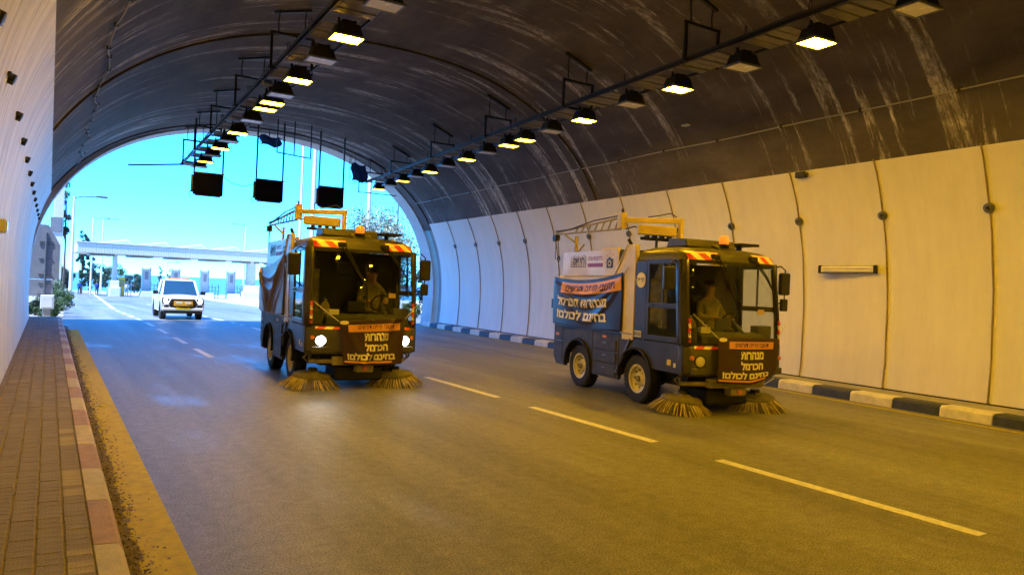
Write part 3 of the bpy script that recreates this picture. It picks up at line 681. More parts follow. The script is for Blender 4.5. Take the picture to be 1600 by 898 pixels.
def seated_driver(parent_loc, rz, label, base):
    """one continuous seated body grown with a Skin modifier; base = hip point in sweeper coordinates"""
    V = [(0,0,0), (-.02,0,.18), (-.04,0,.36), (-.04,0,.50), (-.02,0,.58), (.0,0,.68), (.01,0,.76),
         (-.04,-.17,.46), (.06,-.25,.24), (.30,-.17,.22), (.37,-.13,.23), (-.04,.17,.46), (.06,.25,.24), (.30,.15,.24), (.37,.11,.25),
         (.02,-.10,-.02), (.42,-.12,.02), (.46,-.12,-.36), (.56,-.12,-.40), (.02,.10,-.02), (.42,.12,.02), (.46,.12,-.36), (.56,.12,-.40)]
    E_ = [(0,1),(1,2),(2,3),(3,4),(4,5),(5,6),(3,7),(7,8),(8,9),(9,10),(3,11),(11,12),(12,13),(13,14),(0,15),(15,16),(16,17),(17,18),(0,19),(19,20),(20,21),(21,22)]
    Rr = [.15,.15,.16,.11,.055,.085,.075,.07,.055,.042,.036,.07,.055,.042,.036,.10,.075,.055,.045,.10,.075,.055,.045]
    me = bpy.data.meshes.new('person'); me.from_pydata(V, E_, []); me.materials.append(MATS['hivis'])
    o = bpy.data.objects.new('person', me); COL.objects.link(o)
    sk = o.modifiers.new('skin', 'SKIN'); o.modifiers.new('sub', 'SUBSURF').levels = 2; o.modifiers['sub'].render_levels = 2
    for i, sv in enumerate(me.skin_vertices[0].data): sv.radius = (Rr[i], Rr[i]*(1.15 if i in (0,1,2) else 1)); sv.use_root = (i == 0)
    dg = bpy.context.evaluated_depsgraph_get(); dg.update()
    m2 = bpy.data.meshes.new_from_object(o.evaluated_get(dg)); m2.materials.clear()
    for q in ('hivis', 'trousers', 'skin'): m2.materials.append(MATS[q])
    for p in m2.polygons:
        c = p.center; p.use_smooth = True
        p.material_index = 2 if (c.z > .545 or (c.x > .27 and c.z > .12)) else (1 if c.z < .06 else 0)
    bpy.data.objects.remove(o); o = bpy.data.objects.new('person', m2); COL.objects.link(o)
    loc = Matrix.Rotation(rz, 4, 'Z') @ Vector(base); o.location = Vector(parent_loc)+loc; o.rotation_euler = (0, 0, rz)
    tag(o, label, 'person')
    MB().lathe([(0, .868), (.06, .855), (.094, .815), (.097, .775), (.09, .77)], 16, (-.018, 0, 0)).build('hair', 'hair', o, smooth=True)
    hd = MB(); hd.add([(.085, -.012, .72), (.085, .012, .72), (.115, 0, .705), (.088, 0, .755)], [(0, 1, 2), (0, 2, 3), (1, 3, 2)]); hd.build('nose', 'skin', o)
    for s_ in (-1, 1):
        MB().lathe([(0, .008), (.012, .004), (.013, 0)], 10, (.087, .033*s_, .745), 'x').build('eye', 'hair', o)
        MB().box(-.02, .02, .088*s_-.008, .088*s_+.008, .70, .755).build('ear', 'skin', o, bevel=.006)
    MB().box(.078, .088, -.024, .024, .668, .676).build('mouth', 'kerb_red', o)
    for s_ in (-1, 1):
        y = -.13 if s_ < 0 else .11
        for q in range(4): MB().tube([(.385, y+(q-1.5)*.02, .235), (.43, y+(q-1.5)*.021, .235-.006*q), (.445, y+(q-1.5)*.02, .205)], .0095, 6).build('finger', 'skin', o, smooth=True)
        MB().tube([(.375, y-.034*s_*-1, .245), (.41, y+.04*s_*-1, .26), (.43, y+.03*s_*-1, .262)], .010, 6).build('thumb', 'skin', o, smooth=True)
    return o

def wheel(parent, x, y, s_):
    e = empty('wheel'); e.parent = parent; e.location = (x, y, .385); e.rotation_euler = (0, 0, 0)
    r = .385
    prof = [(.215, -.10), (.30, -.115), (.365, -.105), (r, -.075), (r, .075), (.365, .105), (.30, .115), (.215, .10)]
    t = MB(); t.lathe(prof, 40, axis='y', closed=True)
    for k in range(36):
        a = 2*pi*k/36
        for yy in (-.055, .055):
            c, sn = cos(a+(.08 if yy > 0 else 0)), sin(a+(.08 if yy > 0 else 0)); m_ = [(r-.01, -.022), (r+.009, -.018), (r+.009, .018), (r-.01, .022)]
            t.add([(c*rr_-sn*q, yy+dy, sn*rr_+c*q) for dy in (-.04, .04) for rr_, q in m_], [(0,1,2,3),(7,6,5,4),(0,4,5,1),(1,5,6,2),(2,6,7,3)])
    t.build('tyre', 'rubber', e, smooth=True)
    o = s_
    rm = MB(); rm.lathe([(.222, o*.09), (.235, o*.105), (.205, o*.10), (.19, o*.055), (.12, o*.03), (.095, o*.06), (.07, o*.065), (.0, o*.065)], 32, axis='y')
    rm.build('rim', 'rim', e, smooth=True)
    nt_ = MB()
    for k in range(8):
        a = 2*pi*k/8; nt_.tube([(.145*cos(a), o*.03, .145*sin(a)), (.145*cos(a), o*.06, .145*sin(a))], .013, 6)
    nt_.build('wheel_nuts', 'rust_dark', e)
    MB().lathe([(.05, o*.064), (.05, o*.10), (.0, o*.105)], 14, axis='y').build('hub_cap', 'brush_disc', e, smooth=True)

def brush(parent, x, y, tilt, seed):
    e = empty('side_brush'); e.parent = parent; e.location = (x, y, .015); e.rotation_euler = tilt; e.scale = (1, 1, .78)
    MB().lathe([(0, .31), (.12, .315), (.25, .295), (.305, .265), (.31, .22), (.29, .20), (0, .20)], 28).build('disc', 'brush_disc', e, smooth=True)
    rb = random.Random(seed); m = MB()
    for ring_, (r0, r1, n) in enumerate(((.29, .50, 88), (.27, .46, 60), (.22, .36, 40))):
        for k in range(n):
            a = 2*pi*(k+rb.uniform(-.4, .4))/n; aa = a+rb.gauss(.05, .05); q = r1*rb.uniform(.90, 1.04)
            p0 = (r0*cos(a), r0*sin(a), .215); p1 = ((r0*.4+q*.6)*cos((a+aa)/2), (r0*.4+q*.6)*sin((a+aa)/2), .10); p2 = (q*cos(aa), q*sin(aa), -.015+.03*rb.random())
            wd = rb.uniform(.010, .017); mi_ = 1 if (ring_ > 0 or rb.random() < .22) else 0; m.bar(p0, p1, wd, .007, mi_); m.bar(p1, p2, wd*.9, .007, mi_)
    tag(m.build('bristles', ['bristle', 'bristle_dark'], e), kind='stuff')
    MB().tube([(0, 0, .28), (0, 0, .40)], [.09, .07], 14).build('motor', 'black_steel', e, smooth=True)
    MB().bar((-.10, 0, .33), (.10, 0, .33), .16, .03).build('motor_plate', 'frame_tan', e, bevel=.006)
    return e

def sweeper(loc, rz, label, lit, seed, driver_y, dlabel, who):
    T = empty('street_sweeper', loc, rz, label, 'street sweeper', 'street sweepers driving out of the tunnel')
    # --- cab
    z_r = [2.30, 2.36, 2.42, 2.46, 2.49, 2.52, 2.54]
    m = skin(z_r, 0, NO-1); top = len(m.v)-NO; m.f.append(tuple(range(top, top+NO))); m.mi.append(0)
    roof = m.build('cab_roof', 'cab_olive', T, smooth=True)
    m = skin([.58, .64, .8, .98, 1.02], 1, NO-2); m.build('front_panel', 'cab_olive', T, smooth=True, solid=.02)
    ai = 5
    m = skin([1.03, 1.2, 1.5, 1.8, 2.1, 2.30], ai, NO-1-ai, -.006); m.build('windscreen', 'cab_glass', T, smooth=True)
    for a, b in ((1, ai), (NO-1-ai, NO-2)):
        skin([1.02, 1.2, 1.5, 1.8, 2.1, 2.31], a, b, .004).build('front_pillar', 'cab_grey', T, smooth=True, solid=.035)
    MB().grid(lambda u, v: (front_x(-.86+1.72*u, 1.02+.05*v)+.004, -.86+1.72*u, 1.02+.05*v), 20, 1).build('screen_seal', 'rubber', T, solid=.012)
    MB().grid(lambda u, v: (front_x(-.84+1.68*u, 2.26+.045*v)+.004, -.84+1.68*u, 2.26+.045*v), 20, 1).build('screen_seal', 'rubber', T, solid=.012)
    for s_ in (-1, 1):
        W1 = .95*s_
        # lower side of cab with the front arch
        pl = [(.86, .60), (.86, 1.03), (-.44, 1.03), (-.44, .86)]+arc_poly(-.35, .40, .47, radians(101), radians(25), 10)+[(.14, .60)]
        MB().prism(pl, 'y', s_*.90, W1).build('side_panel', 'cab_grey', T, bevel=.012)
        # B pillar panel
        MB().prism([(-.42, 1.034), (-.09, 1.034), (-.11, 2.30), (-.42, 2.30)], 'y', s_*.90, s_*.955).build('rear_pillar', 'cab_grey', T, bevel=.01)
        # door
        d = empty('door'); d.parent = T
        def bar(a, b, w_, nm='door_rail'): MB().bar((a[0], s_*.945, a[1]), (b[0], s_*.945, b[1]), .04, w_, up=(0, 1, 0)).build(nm, 'cab_grey', d, bevel=.006)
        def vb(x0, x1, x2, x3, z0, z1, nm): MB().prism([(x0, z0), (x1, z0), (x2, z1), (x3, z1)], 'y', s_*.925, s_*.962).build(nm, 'cab_grey', d, bevel=.006)
        vb(-.075, -.02, -.04, -.095, 1.05, 2.32, 'door_frame'); vb(.80, .84, .72, .68, 1.05, 2.32, 'door_frame')
        vb(-.02, .80, .79, -.022, 1.05, 1.13, 'door_frame'); vb(-.03, .75, .745, -.032, 1.56, 1.64, 'door_frame'); vb(-.04, .70, .69, -.042, 2.25, 2.32, 'door_frame')
        MB().prism([(-.02, 1.13), (.79, 1.13), (.755, 1.56), (-.03, 1.56)], 'y', s_*.938, s_*.944).build('lower_pane', 'pane_glass', d)
        MB().prism([(-.03, 1.64), (.745, 1.64), (.69, 2.25), (-.04, 2.25)], 'y', s_*.938, s_*.944).build('upper_pane', 'pane_glass', d)
        MB().box(.30, .33, s_*.946-.008, s_*.946+.008, 1.64, 2.25).build('window_divider', 'cab_grey', d)
        MB().tube([(-.0, s_*.97, 1.60), (.04, s_*.99, 1.60), (.14, s_*.99, 1.60), (.16, s_*.97, 1.60)], .012, 6).build('handle', 'black_steel', d)
        MB().prism([(.79, 1.05), (.86, 1.05), (.745, 2.32), (.70, 2.32)], 'y', s_*.90, s_*.928).build('pillar_filler', 'cab_grey', T)
        # mirrors
        mr = empty('mirror'); mr.parent = T
        MB().tube([(.62, s_*.95, 2.28), (.72, s_*1.05, 2.30), (.74, s_*1.12, 2.24), (.74, s_*1.12, 1.76), (.68, s_*.97, 1.66)], .012, 6).build('mirror_arm', 'black_steel', mr)
        MB().box(.68, .76, s_*1.13-.10, s_*1.13+.10, 1.84, 2.20).build('mirror_head', 'mirror_black', mr, bevel=.03, seg=3)
        MB().box(.672, .679, s_*1.13-.08, s_*1.13+.08, 1.87, 2.17).build('mirror_glass', 'mirror_face', mr)
        if s_ > 0: MB().box(.69, .75, 1.06, 1.20, 1.58, 1.78).build('small_mirror_head', 'mirror_black', mr, bevel=.02)
        # vertical hazard strip low on the front pillar
        hs = MB(); zz = 1.10
        for q in range(5): hs.prism([(front_x(s_*.80, 1.1)-.015, 1.08+.07*q), (front_x(s_*.80, 1.1)+.0, 1.08+.07*q), (front_x(s_*.80, 1.4)+.0, 1.15+.07*q), (front_x(s_*.80, 1.4)-.015, 1.15+.07*q)], 'y', s_*.845, s_*.885, q % 2)
        hs.build('hazard_strip', ['haz_red', 'haz_white'], T)
        # head lamp cluster
        y = s_*.71; x = front_x(y, .80)
        hl = empty('headlight'); hl.parent = T; hl.location = (x-.005, y, .80); hl.rotation_euler = (0, 0, s_*.18)
        MB().lathe([(.095, .0), (.10, .02), (.085, .028)], 24, axis='x').build('bezel', 'black_steel', hl, smooth=True)
        MB().lathe([(.076, .022), (.055, .034), (0, .04)], 24, axis='x').build('lens', 'headlamp_on' if lit else 'headlamp_off', hl, smooth=True)
        if lit:
            ld = bpy.data.lights.new('headlight_beam', 'SPOT'); ld.energy = 3.0; ld.spot_size = radians(50); ld.spot_blend = .7; ld.color = (1, .94, .86); ld.shadow_soft_size = .07
            lo = bpy.data.objects.new('headlight_beam', ld); COL.objects.link(lo); lo.parent = hl; lo.location = (.09, 0, 0); lo.rotation_euler = Vector((-.96, 0, .27)).to_track_quat('Z', 'Y').to_euler()
        y2 = s_*.84; ind = MB(); ind.lathe([(.035, 0), (.032, .03), (0, .036)], 14, (front_x(y2, .85), y2, .85), 'x'); ind.build('indicator', 'orange_dull', T, smooth=True)
        MB().box(front_x(s_*.6, .62)-.02, front_x(s_*.6, .62)+.03, s_*.38 if s_ > 0 else -.86, .86 if s_ > 0 else -.38, .605, .705).build('bumper_pad', 'cab_olive', T, bevel=.012)
        MB().grid(lambda u, v: (front_x(s_*(.36+.52*u), .735)+.006, s_*(.36+.52*u), .722+.006*v), 8, 1).build('panel_gap', 'rubber', T, solid=.006)
    hazard('hazard_strip', T, -.84, -.32, 2.315, 2.445, 4, -.12); hazard('hazard_strip', T, .36, .83, 2.315, 2.445, 4, -.12)
    hazard('hazard_strip', T, -.80, -.42, .985, 1.03, 3, .05); hazard('hazard_strip', T, .45, .80, .985, 1.03, 3, .05)
    # wipers
    for y0, z0, y1, z1 in ((-.42, 2.37, .02, 1.66), (.30, 2.37, .76, 1.84)):
        wp = empty('wiper'); wp.parent = T
        for dy in (0, .06): MB().tube([(front_x(y0+dy, z0)+.05, y0+dy, z0), (front_x((y0+y1)/2, (z0+z1)/2)+.06, (y0+y1)/2+dy*.6, (z0+z1)/2), (front_x(y1, z1)+.04, y1, z1)], .011, 6).build('wiper_arm', 'black_steel', wp)
        MB().box(front_x(y0, z0)-.01, front_x(y0, z0)+.06, y0-.04, y0+.10, z0-.04, z0+.04).build('wiper_pivot', 'black_steel', wp, bevel=.012)
        MB().bar((front_x(y1, z1+.35)+.02, y1-.02, z1+.40), (front_x(y1, z1-.15)+.02, y1+.01, z1-.30), .016, .03).build('wiper_blade', 'rubber', wp)
    # interior
    MB().box(-.40, .80, -.88, .88, .86, .92).build('cab_floor', 'interior', T)
    MB().box(-.415, -.385, -.90, .90, .9, 2.3).build('cab_back', 'interior', T)
    MB().prism([(.62, .92), (.90, .92), (.88, 1.18), (.70, 1.24)], 'y', -.62, .62).build('dashboard', 'interior', T, bevel=.02)
    for sy in ((driver_y,) if who else (-.4, driver_y)):
        st = empty('seat'); st.parent = T; st.location = (0, sy, 0)
        MB().box(-.22, .26, -.23, .23, 1.02, 1.14).build('cushion', 'seat_fabric', st, bevel=.04)
        MB().prism([(-.22, 1.10), (-.10, 1.10), (-.22, 1.78), (-.32, 1.78)], 'y', -.22, .22).build('backrest', 'seat_fabric', st, bevel=.04)
        MB().box(-.15, .18, -.10, .10, .92, 1.02).build('pedestal', 'interior', st)
    sw = empty('steering_wheel'); sw.parent = T; sw.location = (.50, driver_y, 1.42); sw.rotation_euler = (0, radians(-55), 0)
    P = [(.17*cos(2*pi*i/24), .17*sin(2*pi*i/24), 0) for i in range(25)]
    MB().tube(P, .014, 7, caps=False).build('wheel_rim', 'rubber', sw, smooth=True); MB().box(-.16, .16, -.02, .02, -.01, .01).build('spoke', 'interior', sw); MB().tube([(0, 0, 0), (0, 0, -.35)], .025, 8).build('column', 'interior', sw)
    ex = empty('fire_extinguisher'); ex.parent = T; ex.location = (.52, -.55, .93)
    MB().lathe([(0, 0), (.075, 0), (.08, .03), (.08, .40), (.06, .46), (.025, .49), (.025, .54), (0, .54)], 18).build('bottle', 'hivis', ex, smooth=True); MB().box(-.05, .06, -.02, .02, .54, .58).build('valve', 'black_steel', ex)
    MB().box(.081, .085, -.05, .05, .12, .26).build('label_plate', 'letter_cream', ex)
    # cab clutter
    MB().box(.66, .84, -.86, -.66, .93, 1.30).build('side_console', 'interior', T, bevel=.02); MB().box(.60, .78, .56, .84, .93, 1.34).build('side_console', 'interior', T, bevel=.02)
    MB().tube([(.55, -.30, .95), (.57, -.30, 1.28), (.52, -.28, 1.36)], .016, 7).build('lever', 'rubber', T); MB().box(.66, .72, -.22, .08, 1.26, 1.44).build('display', 'chrome_dark', T, bevel=.012)
    MB().grid(lambda u, v: (-.36+.03*sin(9*u), -.80+.34*u, 1.25+.75*v+.03*sin(5*u)), 10, 6).build('hanging_vest', 'hivis', T, smooth=True, solid=.02)
    MB().box(-.38, -.28, -.15, .15, 1.9, 2.12).build('storage_pouch', 'seat_fabric', T, bevel=.03); MB().box(.70, .78, -.55, -.38, 1.20, 1.30).build('paper_stack', 'letter_cream', T)
    MB().box(.955, .962, .42, .54, 1.52, 1.60).build('windscreen_sticker', 'yellow_post', T, loc=(-.045, 0, 0))
    # --- roof gear
    ac = empty('roof_unit'); ac.parent = T
    MB().prism([(-.10, 2.535), (.46, 2.535), (.40, 2.66), (-.02, 2.68)], 'y', -.62, .34).build('unit_case', 'cab_olive', ac, bevel=.02)
    MB().box(.1, .55, .36, .74, 2.60, 2.64).build('roof_panel', 'black_steel', ac, bevel=.01); MB().box(.28, .34, .5, .56, 2.52, 2.61).build('panel_foot', 'black_steel', ac)
    MB().prism([(.40, 2.49), (.66, 2.47), (.62, 2.55), (.46, 2.59)], 'y', -.16, .18).build('beacon_mount', 'cab_olive', ac, bevel=.01)
    bc = empty('beacon'); bc.parent = T; bc.location = (.60, -.03, 2.56)
    MB().lathe([(0, 0), (.085, 0), (.085, .03), (0, .03)], 20).build('beacon_base', 'black_steel', bc); MB().lathe([(.075, .03), (.08, .07), (.07, .14), (.04, .165), (0, .17)], 20).build('beacon_dome', 'orange_lens' , bc, smooth=True)
    # --- hopper body
    MB().box(-3.20, -.76, -.905, .905, 1.12, 2.06).build('hopper', 'body_cream', T, bevel=.03)
    MB().prism([(-3.0, 2.06), (-.80, 2.06), (-.86, 2.50), (-2.2, 2.50), (-2.9, 2.40)], 'y', -.62, .62).build('hopper_top', 'skirt', T, bevel=.03)
    MB().box(-2.3, -1.5, -.5, .1, 2.50, 2.56).build('hopper_hatch', 'skirt', T, bevel=.015)
    MB().box(-2.0, -1.45, -.66, -.60, 2.52, 2.58).build('hatch_rail', 'amber_paint', T, bevel=.01)
    for s_ in (-1, 1):
        MB().prism([(-.43, 1.0), (-.43, 2.58), (-.66, 2.58), (-1.02, 2.07), (-.76, 2.05), (-.76, 1.0)], 'y', s_*.885, s_*.965).build('hoop_panel', 'body_cream', T, bevel=.012)
        MB().bar((-.67, s_*.975, 2.58), (-1.03, s_*.975, 2.07), .014, .025, up=(0, 1, 0)).build('hoop_edge', 'white_paint', T)
        # skirt with arches
        pl = [(-3.22, .50), (-3.10, .34), (-2.78, .34)]+arc_poly(-2.24, .40, .50, radians(187), radians(-7), 14)[0:]+[(-1.70, .30), (-.88, .30)]+arc_poly(-.35, .40, .50, radians(187), radians(100), 7)+[(-.43, 1.118), (-3.22, 1.118)]
        MB().prism(pl, 'y', s_*.88, s_*.945).build('skirt_panel', 'skirt', T, bevel=.01)
        for q in range(3): MB().box(-1.66, -.93, s_*.93, s_*.965, .34+.215*q, .52+.215*q).build('locker_door', 'skirt', T, bevel=.012)
        MB().bar((-3.2, s_*.955, .80), (-2.80, s_*.955, .80), .012, .02, up=(0, 1, 0)).build('trim_strip', 'grey_steel', T)
        MB().bar((-3.2, s_*.958, 1.10), (-.45, s_*.958, 1.10), .016, .025, up=(0, 1, 0)).build('trim_strip', 'grey_steel', T)
        for gx_ in (-2.86, -1.73, -.86): MB().box(gx_-.006, gx_+.006, s_*.944, s_*.949, .42 if gx_ < -2 else .32, 1.08).build('panel_gap', 'rubber', T)
        for gx_ in (-3.1, -2.6, -2.0, -1.4): MB().lathe([(0, .006), (.016, .004), (.018, 0)], 8, (gx_, s_*.947, 1.03), 'y').build('bolt', 'grey_steel', T)
        for q in range(3): MB().box(-1.34, -1.24, s_*.966, s_*.975, .455+.215*q, .475+.215*q).build('locker_latch', 'grey_steel', T)
        MB().box(-3.12, -3.0, s_*.946, s_*.955, .90, .95).build('reflector', 'orange_dull', T, bevel=.006); MB().box(-1.35, -1.23, s_*.966, s_*.972, .985, 1.02).build('reflector', 'orange_dull', T)
        MB().bar((-.5, s_*.965, 1.02), (-.9, s_*.965, .42), .03, .03).build('arch_trim', 'grey_steel', T)
        for xw in (-2.24, -.35):
            P = arc_poly(xw, .40, .50, radians(-2), radians(182), 20); Q = arc_poly(xw, .40, .465, radians(-2), radians(182), 20)
            MB().prism(P+Q[::-1], 'y', s_*.86, s_*.985).build('wheel_arch', 'rubber', T, bevel=.006)
            wheel(T, xw, s_*.80, s_)
    MB().box(-3.05, .6, -.62, .62, .36, .86).build('chassis', 'black_steel', T)
    MB().box(-2.3, -2.18, -.75, .75, .33, .43).build('axle', 'black_steel', T); MB().box(-.41, -.29, -.75, .75, .33, .43).build('axle', 'black_steel', T)
    MB().box(-3.26, -3.19, -.85, .85, .55, 1.9).build('tailgate', 'skirt', T, bevel=.02)
    # vertical rear grab post with latch
    MB().tube([(-3.24, -.93, 1.25), (-3.26, -.96, 1.30), (-3.26, -.96, 1.95), (-3.24, -.93, 2.0)], .013, 6).build('grab_rail', 'black_steel', T); MB().box(-3.3, -3.22, -.99, -.93, 1.42, 1.6).build('latch', 'black_steel', T)
    # --- boom
    b = empty('suction_boom'); b.parent = T
    MB().bar((-.54, 0, 2.5), (-.54, 0, 3.08), .075, .075).build('post', 'amber_paint', b, bevel=.012)
    MB().bar((-.52, .03, 3.03), (-1.36, -.66, 3.06), .09, .085).build('main_beam', 'amber_paint', b, bevel=.012)
    MB().bar((-.60, -.06, 2.84), (-.90, -.64, 2.87), .18, .16).build('counter_box', 'amber_paint', b, bevel=.015)
    MB().bar((-.62, -.10, 2.70), (-.86, -.60, 2.72), .05, .05).build('lower_rail', 'black_steel', b)
    for q in range(4): t = .15+.22*q; MB().box(-.04, .04, -.03, .03, -.03, .03).build('rail_clamp', 'black_steel', b, loc=(-.61-.25*t, -.08-.52*t, 2.745))
    MB().bar((-.74, -.35, 2.52), (-.74, -.35, 2.74), .035, .035).build('strut', 'black_steel', b)
    MB().box(-.07, .07, -.06, .06, -.12, .16).build('knuckle', 'amber_paint', b, loc=(-1.36, -.66, 3.03), bevel=.01)
    K, Tp = Vector((-1.38, -.67, 3.10)), Vector((-3.60, -.785, 2.95)); K2 = Vector((-1.38, -.67, 2.90)); T2 = Vector((-3.60, -.785, 2.91))
    MB().bar(K, Tp, .03, .03).build('jib_chord', 'frame_tan', b); MB().bar(K2, T2, .03, .03).build('jib_chord', 'frame_tan', b)
    for q in range(7):
        t = .03+.10*q; MB().bar(K.lerp(Tp, t), K2.lerp(T2, t+.05), .02, .02).build('jib_lace', 'frame_tan', b)
    MB().tube([(-1.40, -.70, 3.14), (-2.2, -.74, 3.10), (-3.0, -.80, 2.98), (-3.58, -.81, 2.97)], .014, 6).build('hydraulic_hose', 'hose', b)
    MB().tube([(-1.30, -.62, 2.90), (-1.1, -.56, 2.94), (-.95, -.55, 2.88), (-.9, -.52, 2.80)], .012, 6).build('hydraulic_hose', 'hose', b)
    MB().tube([(-.6, -.05, 3.10), (-.68, -.12, 3.17), (-.85, -.25, 3.13), (-1.0, -.36, 3.11)], .010, 6).build('hydraulic_hose', 'hose', b)
    MB().tube([(-1.36, -.66, 3.16), (-1.36, -.66, 3.26)], .018, 8).build('pin', 'black_steel', b)
    MB().box(-.09, .05, -.05, .05, -.10, .02).build('hook_block', 'black_steel', b, loc=(-3.58, -.785, 2.88), bevel=.01)
    for dx in (-.03, .05): MB().tube([(-3.58+dx, -.785, 2.82), (-3.52+dx*2.2, -.80, 2.40)], .008, 5).build('hanging_wire', 'hose', b)
    MB().tube([(-3.5, -.8, 2.42), (-3.42, -.8, 2.47), (-3.38, -.8, 2.40), (-3.44, -.8, 2.34), (-3.5, -.8, 2.42)], .010, 5).build('hook', 'black_steel', b)
    MB().bar((-3.12, -.58, 2.06), (-3.12, -.58, 2.86), .05, .05).build('jib_rest', 'frame_tan', b); MB().bar((-3.12, -.58, 2.72), (-3.35, -.72, 2.9), .03, .03).build('jib_rest', 'frame_tan', b); MB().bar((-3.12, -.58, 2.5), (-2.95, -.5, 2.7), .025, .025).build('jib_rest', 'frame_tan', b)
    MB().bar((-.70, -.86, 2.56), (-.76, -.90, 2.68), .03, .05).build('exhaust_stub', 'black_steel', T)
    # --- sweeping gear
    g = empty('sweep_frame'); g.parent = T
    MB().box(.86, .98, -.50, .52, .40, .54).build('cross_beam', 'frame_tan', g, bevel=.012)
    MB().box(.84, 1.0, -.12, .18, .28, .40).build('tow_block', 'frame_tan', g, bevel=.02); MB().lathe([(0, 0), (.04, 0), (.035, .03), (0, .03)], 14, (1.0, .03, .34), 'x').build('tow_eye', 'orange_dull', g)
    for s_ in (-1, 1):
        MB().bar((.90, s_*.48, .46), (.66, s_*.80, .44), .08, .06).build('brush_arm', 'frame_tan', g, bevel=.01)
        MB().tube([(.6, s_*.78, .62), (.66, s_*.80, .42)], .03, 8).build('lift_cylinder', 'grey_steel', g)
        for q in range(3):
            rr_ = random.Random(seed*10+q+s_)
            MB().tube([(.80, s_*.40, .55), (.86, s_*(.55+.05*q), .60+.03*q), (.76+.04*q, s_*(.80+.03*q), .60+.05*rr_.random()), (.64, s_*(.88+.02*q), .50), (.62, s_*.80, .40)], .012, 6).build('hydraulic_hose', 'hose_pale' if q == 1 else 'hose', g, smooth=True)
        brush(T, .62, s_*.76 if s_ < 0 else .70, (s_*radians(4), radians(4), 0), seed+s_)
        MB().box(.50, .60, s_*.945-.01, s_*.945+.012, .70, .79).build('side_marker', 'amber_paint', T, bevel=.008); MB().box(.66, .72, s_*.945-.01, s_*.945+.012, .68, .75).build('side_marker', 'letter_cream', T, bevel=.008)
    MB().box(.10, .78, -.40, .40, .12, .36).build('suction_mouth', 'black_steel', T, bevel=.03)
    # --- printing on the body
    def flat(V, Fc, name, mt, x, z, side_y, parent):         # text on the right-hand side panel (seen from -y): reading direction +x
        m = MB(); m.add([(x+a, side_y, z+b_) for a, b_, _ in V], Fc); return m.build(name, mt, parent)
    y = -.972
    bd = empty('city_badge'); bd.parent = T; bd.location = (-.255, -.962, 1.99)
    MB().lathe([(0, -.003), (.125, -.003), (.125, .004), (0, .004)], 32, axis='y').build('badge_disc', 'badge', bd)
    V, Fc = text_mesh('חיפה', .07, bold=.01); flat(V, Fc, 'badge_lettering', 'print_black', -.02, 0, -.0065, bd)
    V, Fc = text_mesh('8050', .07, bold=.02); MB().box(-.40, -.20, -.962, -.957, 1.07, 1.17).build('number_plate', 'letter_cream', T); flat(V, Fc, 'plate_number', 'print_black', -.30, 1.12, -.965, T)
    # poster board above the hopper
    pb = empty('poster_board'); pb.parent = T
    MB().box(-3.04, -1.06, -.90, -.875, 2.062, 2.52).build('board', 'body_cream', pb, bevel=.006)
    V, Fc = text_mesh('חיפה', .13, bold=.02); flat(V, Fc, 'city_lettering', 'print_black', -2.42, 2.33, -.905, pb)
    m = MB()
    for q in range(9): m.bar((-2.72+.07*q, -.906, 2.24+.0*q), (-2.72+.07*q, -.906, 2.42+.04*((q*37) % 5)/4), .004, .008, up=(1, 0, 0))
    m.bar((-2.72, -.906, 2.23), (-2.16, -.906, 2.23), .004, .012); m.build('city_emblem', 'print_black', pb)
    V, Fc = text_mesh('ברחובות שלנו', .085, .50, bold=.012); flat(V, Fc, 'slogan_lettering', 'print_purple', -1.82, 2.385, -.905, pb)
    MB().box(-2.08, -1.56, -.907, -.902, 2.22, 2.29).build('slogan_bar', 'print_purple', pb)
    cm = MB(); cm.box(-1.42, -1.22, -.908, -.902, 2.20, 2.36); cm.box(-1.37, -1.30, -.908, -.902, 2.36, 2.39); cm.lathe([(0, 0), (.055, 0), (.055, .003), (0, .003)], 16, (-1.32, -.912, 2.28), 'y', 1); cm.lathe([(0, 0), (.03, 0), (.03, .003), (0, .003)], 16, (-1.32, -.916, 2.28), 'y', 0)
    for sx, sz in ((-1.42, 2.42), (-1.33, 2.46), (-1.22, 2.43), (-1.46, 2.30)): cm.lathe([(0, 0), (.018, 0), (.018, .003), (0, .003)], 6, (sx, -.908, sz), 'y', 2)
    cm.build('camera_emblem', ['print_black', 'body_cream', 'orange_dull'], pb)
    seated_driver(loc, rz, dlabel, (-.02, driver_y, 1.20))
    return T

def to_world(loc, rz, P): return Vector(loc)+Matrix.Rotation(rz, 3, 'Z') @ Vector(P)

